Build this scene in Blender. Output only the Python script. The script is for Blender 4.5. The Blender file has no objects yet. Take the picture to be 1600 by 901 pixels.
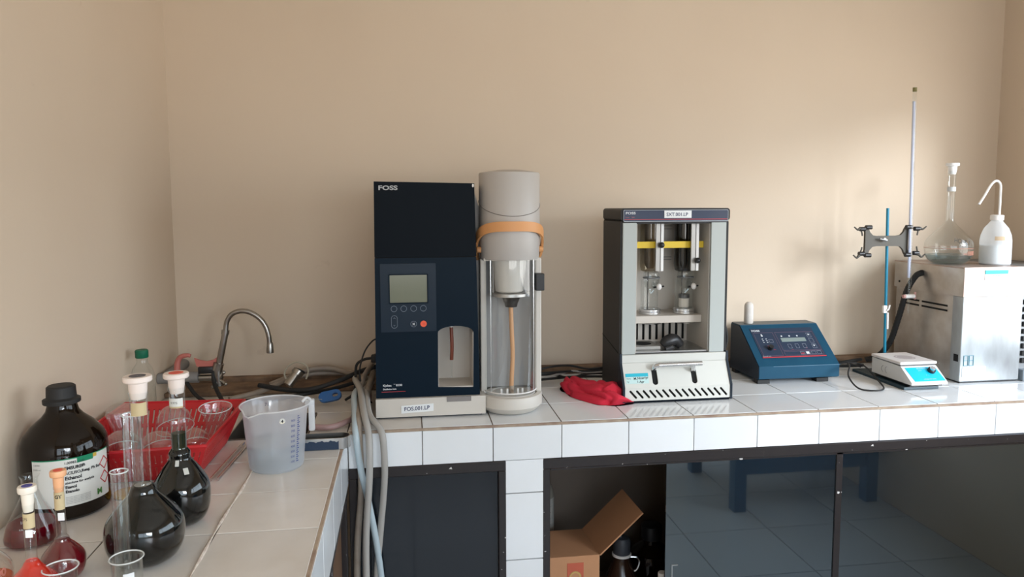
import bpy, bmesh, math, random
from mathutils import Vector, Matrix
from mathutils.geometry import tessellate_polygon
random.seed(7)
S = bpy.context.scene
C = S.collection
PI = math.pi
ZC = 0.85                      # height of the counter top above the floor

# ------------------------------------------------------------------ camera
cam_data = bpy.data.cameras.new('camera')
cam = bpy.data.objects.new('camera', cam_data); C.objects.link(cam)
S.camera = cam
FPX = 1142.2
cam_data.sensor_fit = 'HORIZONTAL'; cam_data.sensor_width = 36.0
cam_data.lens = FPX / 1600 * 36
cam_data.shift_y = -(450.5 - 426.0) / 1600
cam_data.clip_start = 0.02
yaw, pit, rol = 0.143196, 0.091106, 0.003593
fw = Vector((math.sin(yaw)*math.cos(pit), math.cos(yaw)*math.cos(pit), -math.sin(pit)))
rt = Vector((math.cos(yaw), -math.sin(yaw), 0)); dn = fw.cross(rt)
r2 = rt*math.cos(rol) + dn*math.sin(rol); d2 = dn*math.cos(rol) - rt*math.sin(rol)
m = Matrix((r2, -d2, -fw)).transposed().to_4x4()
m.translation = Vector((-0.03482, -2.01934, 0.6196 + ZC))
cam.matrix_world = m

# ------------------------------------------------------------------ light
S.view_settings.view_transform = 'Standard'; S.view_settings.look = 'None'
S.view_settings.gamma = 1; S.view_settings.use_curve_mapping = False
S.view_settings.exposure = 0.0
W = bpy.data.worlds.new('sky'); S.world = W; W.use_nodes = True
nt = W.node_tree; nt.nodes.clear()
tc = nt.nodes.new('ShaderNodeTexCoord'); sx = nt.nodes.new('ShaderNodeSeparateXYZ')
cr = nt.nodes.new('ShaderNodeValToRGB'); bg = nt.nodes.new('ShaderNodeBackground')
mp = nt.nodes.new('ShaderNodeMapRange'); mp.inputs[1].default_value = -1; mp.inputs[2].default_value = 1
ow = nt.nodes.new('ShaderNodeOutputWorld')
nt.links.new(tc.outputs['Generated'], sx.inputs[0]); nt.links.new(sx.outputs[2], mp.inputs[0])
nt.links.new(mp.outputs[0], cr.inputs[0]); nt.links.new(cr.outputs[0], bg.inputs[0]); nt.links.new(bg.outputs[0], ow.inputs[0])
cr.color_ramp.elements[0].position = 0.0; cr.color_ramp.elements[0].color = (0.86, 0.83, 0.79, 1)
cr.color_ramp.elements[1].position = 1.0; cr.color_ramp.elements[1].color = (0.62, 0.76, 1.0, 1)
e = cr.color_ramp.elements.new(0.49); e.color = (0.86, 0.83, 0.79, 1)
e = cr.color_ramp.elements.new(0.51); e.color = (0.78, 0.90, 1.0, 1)
bg.inputs[1].default_value = 6.0
def sun(d, strength, angle, color):
    l = bpy.data.lights.new('hazy_sun', 'SUN'); l.energy = strength; l.angle = math.radians(angle); l.color = color
    o = bpy.data.objects.new('hazy_sun', l); C.objects.link(o)
    o.rotation_euler = Vector(d).to_track_quat('-Z', 'Y').to_euler(); o.location = (4, -3, 3)
sun((-0.66, 1.0, -0.36), 3.9, 22, (0.90, 0.95, 1.0))
def portal(loc, rot, sx_, sy_):
    l = bpy.data.lights.new('window_portal', 'AREA'); l.shape = 'RECTANGLE'; l.size = sx_; l.size_y = sy_
    l.cycles.is_portal = True
    o = bpy.data.objects.new('window_portal', l); C.objects.link(o); o.location = loc; o.rotation_euler = rot
# right window opening: y WY0..WY1, z WZ0..WZ1 (rel counter); front window behind the camera
WY0, WY1, WZ0, WZ1 = -2.6, 0.12, 0.05, 1.15
FX0, FX1, FZ0, FZ1 = -0.5, 1.9, 0.05, 1.25
XL, XR, YB, YF, ZCEIL = -0.824, 2.302, 0.62, -3.7, 1.95
portal((XR+0.1, (WY0+WY1)/2, (WZ0+WZ1)/2+ZC), (0, PI/2, 0), WZ1-WZ0, WY1-WY0)
portal(((FX0+FX1)/2, YF-0.1, (FZ0+FZ1)/2+ZC), (PI/2, 0, 0), FX1-FX0, FZ1-FZ0)

# ------------------------------------------------------------------ materials
MATS = {}
def col(c):
    if isinstance(c, str):
        c = [int(c[i:i+2], 16)/255 for i in (0, 2, 4)]
        c = [x/12.92 if x <= 0.04045 else ((x+0.055)/1.055)**2.4 for x in c]
    return (c[0], c[1], c[2], 1)
def mat(name, c=(.5,.5,.5), rough=.5, metal=0, noise=0, nscale=20, bump=0, bscale=200, spec=.5, alpha=1,
        coat=0, c2=None, trans=0, vary=0, stretch=None, sss=0):
    if name in MATS: return MATS[name]
    M = bpy.data.materials.new(name); M.use_nodes = True; MATS[name] = M
    n = M.node_tree.nodes; L = M.node_tree.links; p = n['Principled BSDF']
    p.inputs['Base Color'].default_value = col(c); p.inputs['Roughness'].default_value = rough
    p.inputs['Metallic'].default_value = metal; p.inputs['Specular IOR Level'].default_value = spec
    p.inputs['Alpha'].default_value = alpha; p.inputs['Coat Weight'].default_value = coat
    p.inputs['Transmission Weight'].default_value = trans
    if noise or bump:
        t = n.new('ShaderNodeTexCoord'); mpn = n.new('ShaderNodeMapping')
        L.new(t.outputs['Object'], mpn.inputs[0])
        if stretch: mpn.inputs['Scale'].default_value = stretch
    last = None
    if noise:
        x = n.new('ShaderNodeTexNoise'); x.inputs['Scale'].default_value = nscale; x.inputs['Detail'].default_value = 6
        L.new(mpn.outputs[0], x.inputs['Vector'])
        r = n.new('ShaderNodeValToRGB'); r.color_ramp.elements[0].position = .35; r.color_ramp.elements[1].position = .7
        L.new(x.outputs[0], r.inputs[0])
        mx = n.new('ShaderNodeMix'); mx.data_type = 'RGBA'
        mx.inputs['A'].default_value = col(c)
        cc = col(c2) if c2 is not None else tuple(v*.5 for v in col(c)[:3])+(1,)
        mx.inputs['B'].default_value = cc
        k = n.new('ShaderNodeMath'); k.operation = 'MULTIPLY'; k.inputs[1].default_value = noise
        L.new(r.outputs[0], k.inputs[0]); L.new(k.outputs[0], mx.inputs['Factor'])
        L.new(mx.outputs['Result'], p.inputs['Base Color']); last = mx.outputs['Result']
    if vary:
        oi = n.new('ShaderNodeObjectInfo'); hs = n.new('ShaderNodeHueSaturation')
        mr = n.new('ShaderNodeMapRange'); mr.inputs[3].default_value = 1-vary; mr.inputs[4].default_value = 1.0
        L.new(oi.outputs['Random'], mr.inputs[0]); L.new(mr.outputs[0], hs.inputs['Value'])
        if last: L.new(last, hs.inputs['Color'])
        else: hs.inputs['Color'].default_value = col(c)
        L.new(hs.outputs[0], p.inputs['Base Color'])
    if bump:
        x = n.new('ShaderNodeTexNoise'); x.inputs['Scale'].default_value = bscale; L.new(mpn.outputs[0], x.inputs['Vector'])
        b = n.new('ShaderNodeBump'); b.inputs['Strength'].default_value = bump; b.inputs['Distance'].default_value = .002
        L.new(x.outputs[0], b.inputs['Height']); L.new(b.outputs[0], p.inputs['Normal'])
    return M
def thin(name, tint=(.97,.98,.98), gloss=.55, power=3.0, base=.05, rough=.03, diff=0, dcol=(.8,.8,.8)):
    """thin-walled clear material: transparent, more mirror-like at grazing angles, optional milky part"""
    if name in MATS: return MATS[name]
    M = bpy.data.materials.new(name); M.use_nodes = True; MATS[name] = M
    n = M.node_tree.nodes; L = M.node_tree.links; n.clear()
    out = n.new('ShaderNodeOutputMaterial'); tr = n.new('ShaderNodeBsdfTransparent'); gl = n.new('ShaderNodeBsdfGlossy')
    tr.inputs[0].default_value = (*tint, 1); gl.inputs['Roughness'].default_value = rough; gl.inputs[0].default_value = (.95,.97,.97,1)
    lw = n.new('ShaderNodeLayerWeight'); lw.inputs[0].default_value = .5
    pw = n.new('ShaderNodeMath'); pw.operation = 'POWER'; pw.inputs[1].default_value = power
    ml = n.new('ShaderNodeMath'); ml.operation = 'MULTIPLY_ADD'; ml.inputs[1].default_value = gloss; ml.inputs[2].default_value = base
    L.new(lw.outputs['Facing'], pw.inputs[0]); L.new(pw.outputs[0], ml.inputs[0])
    mx = n.new('ShaderNodeMixShader'); L.new(ml.outputs[0], mx.inputs[0]); L.new(gl.outputs[0], mx.inputs[2])
    if diff:
        df = n.new('ShaderNodeBsdfDiffuse'); df.inputs[0].default_value = (*dcol, 1)
        tl = n.new('ShaderNodeBsdfTranslucent'); tl.inputs[0].default_value = (*dcol, 1)
        a = n.new('ShaderNodeMixShader'); a.inputs[0].default_value = .45; L.new(df.outputs[0], a.inputs[1]); L.new(tl.outputs[0], a.inputs[2])
        b = n.new('ShaderNodeMixShader'); b.inputs[0].default_value = diff; L.new(tr.outputs[0], b.inputs[1]); L.new(a.outputs[0], b.inputs[2])
        L.new(b.outputs[0], mx.inputs[1])
    else: L.new(tr.outputs[0], mx.inputs[1])
    L.new(mx.outputs[0], out.inputs[0]); return M

def wall_mat():
    M = mat('wall_paint', (.665,.550,.425), rough=.62, noise=.35, nscale=1.6, c2=(.585,.465,.345), bump=.12, bscale=60)
    n = M.node_tree.nodes; L = M.node_tree.links; p = n['Principled BSDF']
    t = n.new('ShaderNodeTexCoord'); x = n.new('ShaderNodeTexNoise'); x.inputs['Scale'].default_value = 22; x.inputs['Detail'].default_value = 3
    g = n.new('ShaderNodeTexNoise'); g.inputs['Scale'].default_value = 1.3
    L.new(t.outputs['Object'], x.inputs[0]); L.new(t.outputs['Object'], g.inputs[0])
    r = n.new('ShaderNodeValToRGB'); r.color_ramp.elements[0].position = .70; r.color_ramp.elements[1].position = .76
    r2_ = n.new('ShaderNodeValToRGB'); r2_.color_ramp.elements[0].position = .5; r2_.color_ramp.elements[1].position = .62
    L.new(x.outputs[0], r.inputs[0]); L.new(g.outputs[0], r2_.inputs[0])
    k = n.new('ShaderNodeMath'); k.operation = 'MULTIPLY'; L.new(r.outputs[0], k.inputs[0]); L.new(r2_.outputs[0], k.inputs[1])
    k2 = n.new('ShaderNodeMath'); k2.operation = 'MULTIPLY'; k2.inputs[1].default_value = .35; L.new(k.outputs[0], k2.inputs[0])
    old = p.inputs['Base Color'].links[0].from_socket
    mx = n.new('ShaderNodeMix'); mx.data_type = 'RGBA'; mx.inputs['B'].default_value = (.42,.30,.21,1)
    L.new(old, mx.inputs['A']); L.new(k2.outputs[0], mx.inputs['Factor']); L.new(mx.outputs['Result'], p.inputs['Base Color'])
    return M
wallm = wall_mat()
tile_m = mat('white_glazed_tile', (.83,.85,.86), rough=.12, noise=.18, nscale=7, c2=(.72,.70,.66), vary=.06)
tile_d = mat('grubby_glazed_tile', (.74,.70,.65), rough=.22, noise=.5, nscale=9, c2=(.60,.55,.48), vary=.08)
grout = mat('dark_grout', (.11,.085,.065), rough=.9, noise=.6, nscale=30, c2=(.22,.16,.11))
grout_l = mat('tan_grout', (.42,.33,.24), rough=.9, noise=.8, nscale=25, c2=(.24,.15,.11))
frame_m = mat('flaking_black_paint', (.020,.016,.016), rough=.32, noise=1, nscale=55, c2=(.024,.019,.018))
def flake():
    n = frame_m.node_tree.nodes; L = frame_m.node_tree.links; p = n['Principled BSDF']
    t = n.new('ShaderNodeTexCoord'); x = n.new('ShaderNodeTexNoise'); x.inputs['Scale'].default_value = 42; x.inputs['Detail'].default_value = 4
    L.new(t.outputs['Object'], x.inputs[0]); r = n.new('ShaderNodeValToRGB')
    r.color_ramp.elements[0].position = .69; r.color_ramp.elements[1].position = .71; L.new(x.outputs[0], r.inputs[0])
    old = p.inputs['Base Color'].links[0].from_socket
    mx = n.new('ShaderNodeMix'); mx.data_type = 'RGBA'; mx.inputs['B'].default_value = (.62,.6,.57,1)
    L.new(old, mx.inputs['A']); L.new(r.outputs[0], mx.inputs['Factor']); L.new(mx.outputs['Result'], p.inputs['Base Color'])
flake()
dark_glass = mat('dark_tinted_glass', (.010,.012,.015), rough=.03, spec=.5, noise=.4, nscale=3, c2=(.016,.018,.021))
p_ = dark_glass.node_tree.nodes['Principled BSDF']; p_.inputs['IOR'].default_value = 2.7; p_.inputs['Specular Tint'].default_value = (.80,.95,1,1)
door_glass = mat('shade_dulled_pane', (.012,.015,.019), rough=.06, spec=.45)  # reflection weakened in the material to imitate mirroring a shadowed floor
glass = thin('clear_glass', tint=(.95,.965,.965), gloss=.7, power=3.0, base=.05)
glass_b = thin('brightened_glass', gloss=.7, power=2.6, base=.09, diff=.10, dcol=(.7,.72,.72))  # pale diffuse part painted in to brighten the glass outlines
glass2 = thin('smoked_glass', tint=(.36,.35,.34), gloss=.5, power=2.5, base=.06)
glass3 = thin('amber_stained_glass', tint=(.72,.66,.55), gloss=.5, power=2.5, base=.06)
shield_m = thin('clear_shield_plastic', tint=(.93,.94,.94), gloss=.5, power=2.2, base=.06)
milk = thin('translucent_plastic', tint=(.95,.96,.98), gloss=.3, power=3, base=.04, rough=.15, diff=.42, dcol=(.93,.95,1.0))
milkw = thin('translucent_white_bottle', tint=(.95,.97,.98), gloss=.2, power=3, base=.04, rough=.2, diff=.62, dcol=(.95,.96,.97))
water = thin('water', tint=(.66,.76,.80), gloss=.4, power=3, base=.06)
red_liq = thin('dark_red_liquid', tint=(.5,.03,.06), gloss=.35, power=3, base=.05, diff=.5, dcol=(.30,.008,.025))
org_liq = thin('orange_red_liquid', tint=(.95,.10,.03), gloss=.3, power=3, base=.05, diff=.6, dcol=(.9,.05,.02))
oran_liq = thin('orange_liquid', tint=(.95,.35,.1), gloss=.3, power=3, base=.05, diff=.5, dcol=(.75,.22,.05))
black_liq = mat('black_liquid', (.003,.003,.003), rough=.2, spec=.05)
green_liq = mat('dark_green_liquid', (.009,.013,.003), rough=.3, spec=.1)
navy = mat('navy_casing', (.0024,.0100,.020), rough=.42, spec=.10)
navy_up = mat('dark_navy_cover', (.0022,.0050,.009), rough=.45, spec=.08)
navy_pan = mat('navy_keypad_film', (.007,.018,.034), rough=.35, spec=.2)
beige = mat('aged_beige_plastic', (.60,.56,.50), rough=.42)
beige_c = mat('grey_beige_plastic', (.48,.45,.42), rough=.4)
beige_in = mat('beige_lining', (.55,.50,.44), rough=.5)
orange = mat('orange_rubber', (.70,.33,.125), rough=.5)
tubeor = mat('tan_silicone_tube', (.74,.40,.20), rough=.4)
black = mat('black_plastic', (.012,.012,.013), rough=.4)
rubber = mat('black_rubber', (.012,.012,.012), rough=.65)
charcoal = mat('charcoal_casing', (.022,.021,.021), rough=.5, spec=.3, bump=.15, bscale=400)
void = mat('black_void', (.003,.003,.003), rough=.9)
steel = mat('brushed_steel', (.55,.55,.54), rough=.3, metal=1)
chrome = mat('worn_chrome', (.40,.38,.35), rough=.3, metal=1, noise=.6, nscale=25, c2=(.2,.18,.15))
silver = mat('silver_ring', (.72,.73,.74), rough=.25, metal=1)
white_pl = mat('white_plastic', (.82,.80,.77), rough=.35)
stop_pl = mat('stopper_plastic', (.80,.70,.64), rough=.35)
cream = mat('cream_panel', (.60,.60,.555), rough=.4)
greygreen = mat('pale_grey_green_panel', (.42,.45,.43), rough=.4)
red_pl = mat('red_basket_plastic', (.50,.014,.02), rough=.35)
cloth = mat('red_cloth', (.62,.018,.045), rough=.9, bump=.5, bscale=700)
yellow = mat('yellow_bar', (.75,.52,.02), rough=.45)
teal = mat('teal_label', (.01,.42,.55), rough=.4)
cyan = mat('cyan_panel', (.0,.47,.68), rough=.35)
paper = mat('white_paper', (.78,.80,.80), rough=.6)
paperw = mat('label_paper', (.66,.66,.62), rough=.5)
ink = mat('black_ink', (.01,.01,.012), rough=.6)
inkb = mat('navy_ink', (.02,.03,.10), rough=.6)
inkg = mat('grey_ink', (.14,.14,.14), rough=.6)
whitei = mat('white_ink', (.62,.64,.66), rough=.5)
redi = mat('red_ink', (.5,.04,.05), rough=.5)
pinki = mat('pink_ink', (.45,.16,.18), rough=.5)
ctl_blue = mat('worn_blue_paint', (.005,.050,.095), rough=.5, spec=.2, noise=.5, nscale=14, c2=(.010,.070,.12))
slate = mat('slate_keypad', (.022,.036,.065), rough=.4, spec=.25)
lcd = mat('lcd_grey_green', (.165,.18,.13), rough=.15)
lcd2 = mat('lcd_pale', (.20,.25,.24), rough=.2)
rodblue = mat('blue_painted_rod', (.005,.22,.36), rough=.35)
clampm = mat('clamp_grey_metal', (.085,.078,.066), rough=.5, metal=.2, spec=.3)
stain = mat('stained_stainless', (.60,.58,.56), rough=.34, metal=.8, noise=.75, nscale=11, c2=(.36,.30,.25))
stain_r = mat('rusty_stainless_lid', (.50,.42,.38), rough=.4, metal=.6, noise=.9, nscale=9, c2=(.27,.17,.12))
stain_f = mat('bright_stainless', (.50,.54,.56), rough=.34, metal=.75, noise=.9, nscale=14, c2=(.30,.31,.32), stretch=(1,1,.35))
devw = mat('offwhite_device', (.66,.66,.64), rough=.4, noise=.4, nscale=12, c2=(.55,.53,.50))
amber = mat('dark_amber_glass', (.006,.003,.0015), rough=.07, spec=.35)
greenc = mat('green_cap', (.0,.12,.06), rough=.45)
mgreen = mat('label_green', (.0,.20,.09), rough=.5)
cardm = mat('cardboard', (.50,.25,.125), rough=.85, noise=.3, nscale=14, c2=(.42,.20,.09))
hose1 = mat('grey_hose', (.36,.34,.31), rough=.4)
hose2 = mat('tan_hose', (.30,.25,.20), rough=.45, noise=.5, nscale=30, c2=(.18,.13,.10))
hose3 = mat('pale_blue_hose', (.42,.50,.53), rough=.35)
pinkh = mat('pinkish_hose', (.34,.22,.21), rough=.4)
woodm = mat('dirty_ledge', (.25,.155,.09), rough=.85, noise=.9, nscale=16, c2=(.085,.05,.032))
pvc = mat('grey_pvc', (.20,.19,.18), rough=.5)
blueh = mat('blue_handle', (.01,.10,.30), rough=.35)
valve = mat('faded_red_valve', (.48,.14,.11), rough=.5)
darkblue = mat('dark_blue_wrap', (.012,.03,.065), rough=.5)
floorm = mat('grey_floor_tile', (.50,.52,.53), rough=.3, noise=.3, nscale=4, c2=(.42,.43,.44), vary=.08)
deskm = mat('blue_steel_paint', (.012,.10,.20), rough=.4)
ceilm = mat('white_ceiling', (.76,.74,.70), rough=.8)
def led_orange(): return mat('orange_button', (.85,.10,.03), rough=.4)

# ------------------------------------------------------------------ mesh helpers (coordinates: world x, y; z above counter top)
def rrect(x0, x1, z0, z1, r, n=5):
    p = []
    for cx, cz, a in ((x1-r, z1-r, 0), (x0+r, z1-r, 90), (x0+r, z0+r, 180), (x1-r, z0+r, 270)):
        for i in range(n+1):
            t = math.radians(a + 90*i/n); p.append((cx+r*math.cos(t), cz+r*math.sin(t)))
    return p
def circ(cx, cz, r, n=20): return [(cx+r*math.cos(2*PI*i/n), cz+r*math.sin(2*PI*i/n)) for i in range(n)]
def spline(P, n=8):
    P = [Vector(p) for p in P]; out = []
    for i in range(len(P)-1):
        a = P[i-1] if i > 0 else P[i]*2-P[i+1]; b, c = P[i], P[i+1]; d = P[i+2] if i+2 < len(P) else c*2-b
        for k in range(n):
            t = k/n
            out.append(.5*((2*b)+(c-a)*t+(2*a-5*b+4*c-d)*t*t+(3*b-a-3*c+d)*t**3))
    out.append(P[-1]); return out
class MB:
    def __init__(s): s.v = []; s.f = []; s.x = Matrix.Identity(4)
    def add(s, V, F):
        k = len(s.v); s.v += [tuple(s.x @ Vector(v)) for v in V]; s.f += [tuple(i+k for i in f) for f in F]; return s
    def box(s, x0, x1, y0, y1, z0, z1, bev=0, seg=2):
        if bev:
            b = bmesh.new(); bmesh.ops.create_cube(b, size=1)
            for v in b.verts: v.co = Vector(((x0+x1)/2+v.co.x*(x1-x0), (y0+y1)/2+v.co.y*(y1-y0), (z0+z1)/2+v.co.z*(z1-z0)))
            bmesh.ops.bevel(b, geom=b.edges[:], offset=bev, segments=seg, affect='EDGES', profile=.5)
            b.verts.index_update(); s.add([v.co.copy() for v in b.verts], [[v.index for v in f.verts] for f in b.faces]); b.free(); return s
        V = [(x0,y0,z0),(x1,y0,z0),(x1,y1,z0),(x0,y1,z0),(x0,y0,z1),(x1,y0,z1),(x1,y1,z1),(x0,y1,z1)]
        return s.add(V, [(0,3,2,1),(4,5,6,7),(0,1,5,4),(1,2,6,5),(2,3,7,6),(3,0,4,7)])
    def lathe(s, prof, cx, cy, seg=32, cap=True, a0=0, a1=2*PI):
        full = abs(a1-a0-2*PI) < 1e-6; n = seg if full else seg+1; V = []; F = []
        for r, z in prof:
            for i in range(n):
                a = a0+(a1-a0)*i/seg; V.append((cx+r*math.cos(a), cy+r*math.sin(a), z))
        for j in range(len(prof)-1):
            for i in range(seg):
                i2 = (i+1) % n if full else i+1
                F.append((j*n+i, j*n+i2, (j+1)*n+i2, (j+1)*n+i))
        if cap and full:
            F.append(tuple(reversed(range(n)))); F.append(tuple((len(prof)-1)*n+i for i in range(n)))
        return s.add(V, F)
    def tube(s, P, r, n=10, smooth=6, cap=True, ry=None):
        P = spline(P, smooth) if smooth else [Vector(p) for p in P]
        R = r if callable(r) else (lambda t: r); V = []; F = []
        T = [(P[min(i+1, len(P)-1)]-P[max(i-1, 0)]).normalized() for i in range(len(P))]
        u = T[0].orthogonal().normalized()
        for i, p in enumerate(P):
            u = (u-T[i]*u.dot(T[i])).normalized(); w = T[i].cross(u); rr = R(i/(len(P)-1))
            for k in range(n):
                a = 2*PI*k/n; V.append(p+u*(rr*math.cos(a))+w*(rr*math.sin(a)))
        for i in range(len(P)-1):
            for k in range(n):
                F.append((i*n+k, i*n+(k+1) % n, (i+1)*n+(k+1) % n, (i+1)*n+k))
        if cap: F.append(tuple(reversed(range(n)))); F.append(tuple((len(P)-1)*n+k for k in range(n)))
        return s.add(V, F)
    def plate(s, outer, holes, a, b, axis='y'):
        """extrude a 2D outline with holes between a and b along axis; 2D = (x,z) for y, (x,y) for z, (y,z) for x"""
        def P(p, h): return (p[0], h, p[1]) if axis == 'y' else ((p[0], p[1], h) if axis == 'z' else (h, p[0], p[1]))
        loops = [outer]+list(holes); flat = [p for l in loops for p in l]
        tri = tessellate_polygon([[Vector((p[0], p[1], 0)) for p in l] for l in loops])
        n = len(flat); V = [P(p, a) for p in flat]+[P(p, b) for p in flat]; F = []
        def area(t):
            p, q, r = (flat[i] for i in t); return (q[0]-p[0])*(r[1]-p[1])-(q[1]-p[1])*(r[0]-p[0])
        flip = (axis != 'y')
        for t in tri:
            t = tuple(t) if area(t) > 0 else tuple(reversed(t))
            if flip: F.append(tuple(reversed(t))); F.append(tuple(i+n for i in t))
            else: F.append(t); F.append(tuple(i+n for i in reversed(t)))
        k = 0
        for l in loops:
            A = sum(l[i][0]*l[(i+1) % len(l)][1]-l[(i+1) % len(l)][0]*l[i][1] for i in range(len(l)))
            for i in range(len(l)):
                i1, i2 = k+i, k+(i+1) % len(l)
                q = (i1, i1+n, i2+n, i2)
                F.append(q)
            k += len(l)
        return s.add(V, F)
    def sphere(s, c, r, seg=16, rings=10, sc=(1,1,1)):
        pr = []; V = []; F = []
        for j in range(1, rings):
            t = PI*j/rings
            for i in range(seg):
                a = 2*PI*i/seg; V.append((c[0]+sc[0]*r*math.sin(t)*math.cos(a), c[1]+sc[1]*r*math.sin(t)*math.sin(a), c[2]+sc[2]*r*math.cos(t)))
        V += [(c[0], c[1], c[2]+r*sc[2]), (c[0], c[1], c[2]-r*sc[2])]
        for j in range(rings-2):
            for i in range(seg):
                F.append((j*seg+i, (j+1)*seg+i, (j+1)*seg+(i+1) % seg, j*seg+(i+1) % seg))
        N = (rings-1)*seg
        for i in range(seg):
            F.append((N, i, (i+1) % seg)); F.append((N+1, (rings-2)*seg+(i+1) % seg, (rings-2)*seg+i))
        return s.add(V, F)
    def cyl(s, p0, p1, r, n=16): return s.tube([p0, p1], r, n, smooth=0)
    def text(s, body, size, place, bold=0, align='LEFT', extrude=.0002, sx=1.0, mapf=None):
        c = bpy.data.curves.new('t', 'FONT'); c.body = body; c.size = size; c.align_x = align; c.offset = bold; c.extrude = 0
        c.resolution_u = 3
        o = bpy.data.objects.new('t', c); C.objects.link(o); bpy.context.view_layer.update()
        dg = bpy.context.evaluated_depsgraph_get(); me = bpy.data.meshes.new_from_object(o.evaluated_get(dg))
        bpy.data.objects.remove(o); bpy.data.curves.remove(c)
        V = []
        for v in me.vertices:
            V.append(place(v.co.x*sx, v.co.y))
        F = [tuple(p.vertices) for p in me.polygons]; bpy.data.meshes.remove(me)
        return s.add(V, F)
def on_front(x, y, z): return lambda u, v: (x+u, y, z+v)           # upright print facing -y
def on_cyl(cx, cy, r, a, z, tilt=0): return lambda u, v: (cx+r*math.sin(a+u/r), cy-r*math.cos(a+u/r), z+v+tilt*u)

ORG = {}
def mesh_obj(name, mb, material, org, smooth=35):
    me = bpy.data.meshes.new(name); o0 = Vector(org)
    me.from_pydata([tuple(Vector(v)-o0) for v in mb.v], [], mb.f); me.validate(); me.update()
    b = bmesh.new(); b.from_mesh(me); bmesh.ops.recalc_face_normals(b, faces=b.faces[:]); b.to_mesh(me); b.free()
    if smooth:
        me.shade_smooth(); me.set_sharp_from_angle(angle=math.radians(smooth))
    me.materials.append(material)
    o = bpy.data.objects.new(name, me); C.objects.link(o); return o
def tag(o, label, cat, group=None):
    o['label'] = label; o['category'] = cat
    if group: o['group'] = group
def thing(name, label, cat, org, group=None):
    o = bpy.data.objects.new(name, None); C.objects.link(o); o.empty_display_size = .02
    o.location = (org[0], org[1], org[2]+ZC); ORG[o.name] = tuple(org); tag(o, label, cat, group); return o
def part(name, mb, material, parent, smooth=35, label=None):
    o = mesh_obj(name, mb, material, ORG[parent.name], smooth); o.parent = parent; ORG[o.name] = ORG[parent.name]
    if label: o['label'] = label
    return o
def solo(name, mb, material, label, cat, org, group=None, smooth=35):
    o = mesh_obj(name, mb, material, org, smooth); o.location = (org[0], org[1], org[2]+ZC); ORG[o.name] = tuple(org)
    tag(o, label, cat, group); return o
def struct(name, mb, material, smooth=0):
    o = mesh_obj(name, mb, material, (0,0,0), smooth); o.location = (0,0,ZC); o['kind'] = 'structure'; ORG[o.name] = (0,0,0); return o

# ------------------------------------------------------------------ room
ZF = -ZC
struct('wall_back', MB().box(XL-.12, XR+.12, YB, YB+.12, ZF, ZCEIL), wallm)
struct('wall_left', MB().box(XL-.12, XL, YF-.12, YB, ZF, ZCEIL), wallm)
struct('wall_right', MB().plate([(YF-.12, ZF), (YB, ZF), (YB, ZCEIL), (YF-.12, ZCEIL)], [[(WY0,WZ0),(WY1,WZ0),(WY1,WZ1),(WY0,WZ1)]], XR, XR+.12, 'x'), wallm)
struct('wall_front', MB().plate([(XL, ZF), (XR, ZF), (XR, ZCEIL), (XL, ZCEIL)], [[(FX0,FZ0),(FX1,FZ0),(FX1,FZ1),(FX0,FZ1)]], YF-.12, YF, 'y'), wallm)
struct('ceiling', MB().box(XL-.12, XR+.12, YF-.12, YB+.12, ZCEIL, ZCEIL+.1), ceilm)
fl = struct('floor', MB().box(XL-.12, XR+.12, YF-.12, YB+.12, ZF-.1, ZF-.006), grout)
tm = None
for i in range(8):
    for j in range(11):
        x0 = XL+i*.4; y0 = YB-(j+1)*.4
        x1 = min(x0+.4, XR); y0 = max(y0, YF)
        if x1-x0 < .05: continue
        if tm is None or abs(x1-x0-.4) > 1e-4 or abs(YB-j*.4-y0-.4) > 1e-4:
            o = part('floor_tile', MB().box(x0+.002, x1-.002, y0+.002, YB-j*.4-.002, ZF-.01, ZF), floorm, fl, 0)
            if tm is None: tm = o.data; tx, ty = x0, y0
        else:
            o = bpy.data.objects.new('floor_tile', tm); C.objects.link(o); o.parent = fl; o.location = (x0-tx, y0-ty, 0)
def window(name, axis, a0, a1, z0, z1, h0, h1, n):
    w = MB(); t = .05
    def bx(a, b, c, d, e=0):
        if axis == 'x': w.box(h0+e, h1-e, a, b, c, d)
        else: w.box(a, b, h0+e, h1-e, c, d)
    bx(a0, a1, z0, z0+t); bx(a0, a1, z1-t, z1); bx(a0, a0+t, z0+t, z1-t); bx(a1-t, a1, z0+t, z1-t)
    o = struct(name, w, white_pl)
    for i in range(1, n):
        q = a0+(a1-a0)*i/n; w = MB(); bx(q-.02, q+.02, z0+t, z1-t, .01); part('mullion', w, white_pl, o, 0)
    w = MB(); q = z0+(z1-z0)*.68; bx(a0+t, a1-t, q-.015, q+.015, .015); part('transom', w, white_pl, o, 0)
window('window_1', 'x', WY0, WY1, WZ0, WZ1, XR+.03, XR+.09, 4)
window('window_2', 'y', FX0, FX1, FZ0, FZ1, YF-.09, YF-.03, 3)
# dirty ledge where the counter meets the back wall
struct('trim_1', MB().box(XL, -.13, .585, YB, 0, .03, .004), woodm)
struct('trim_2', MB().box(.36, XR, .585, YB, 0, .03, .004), woodm)

struct('trim_3', MB().box(XL, -.14, .45, .584, .0005, .016, .004), woodm)
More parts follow.
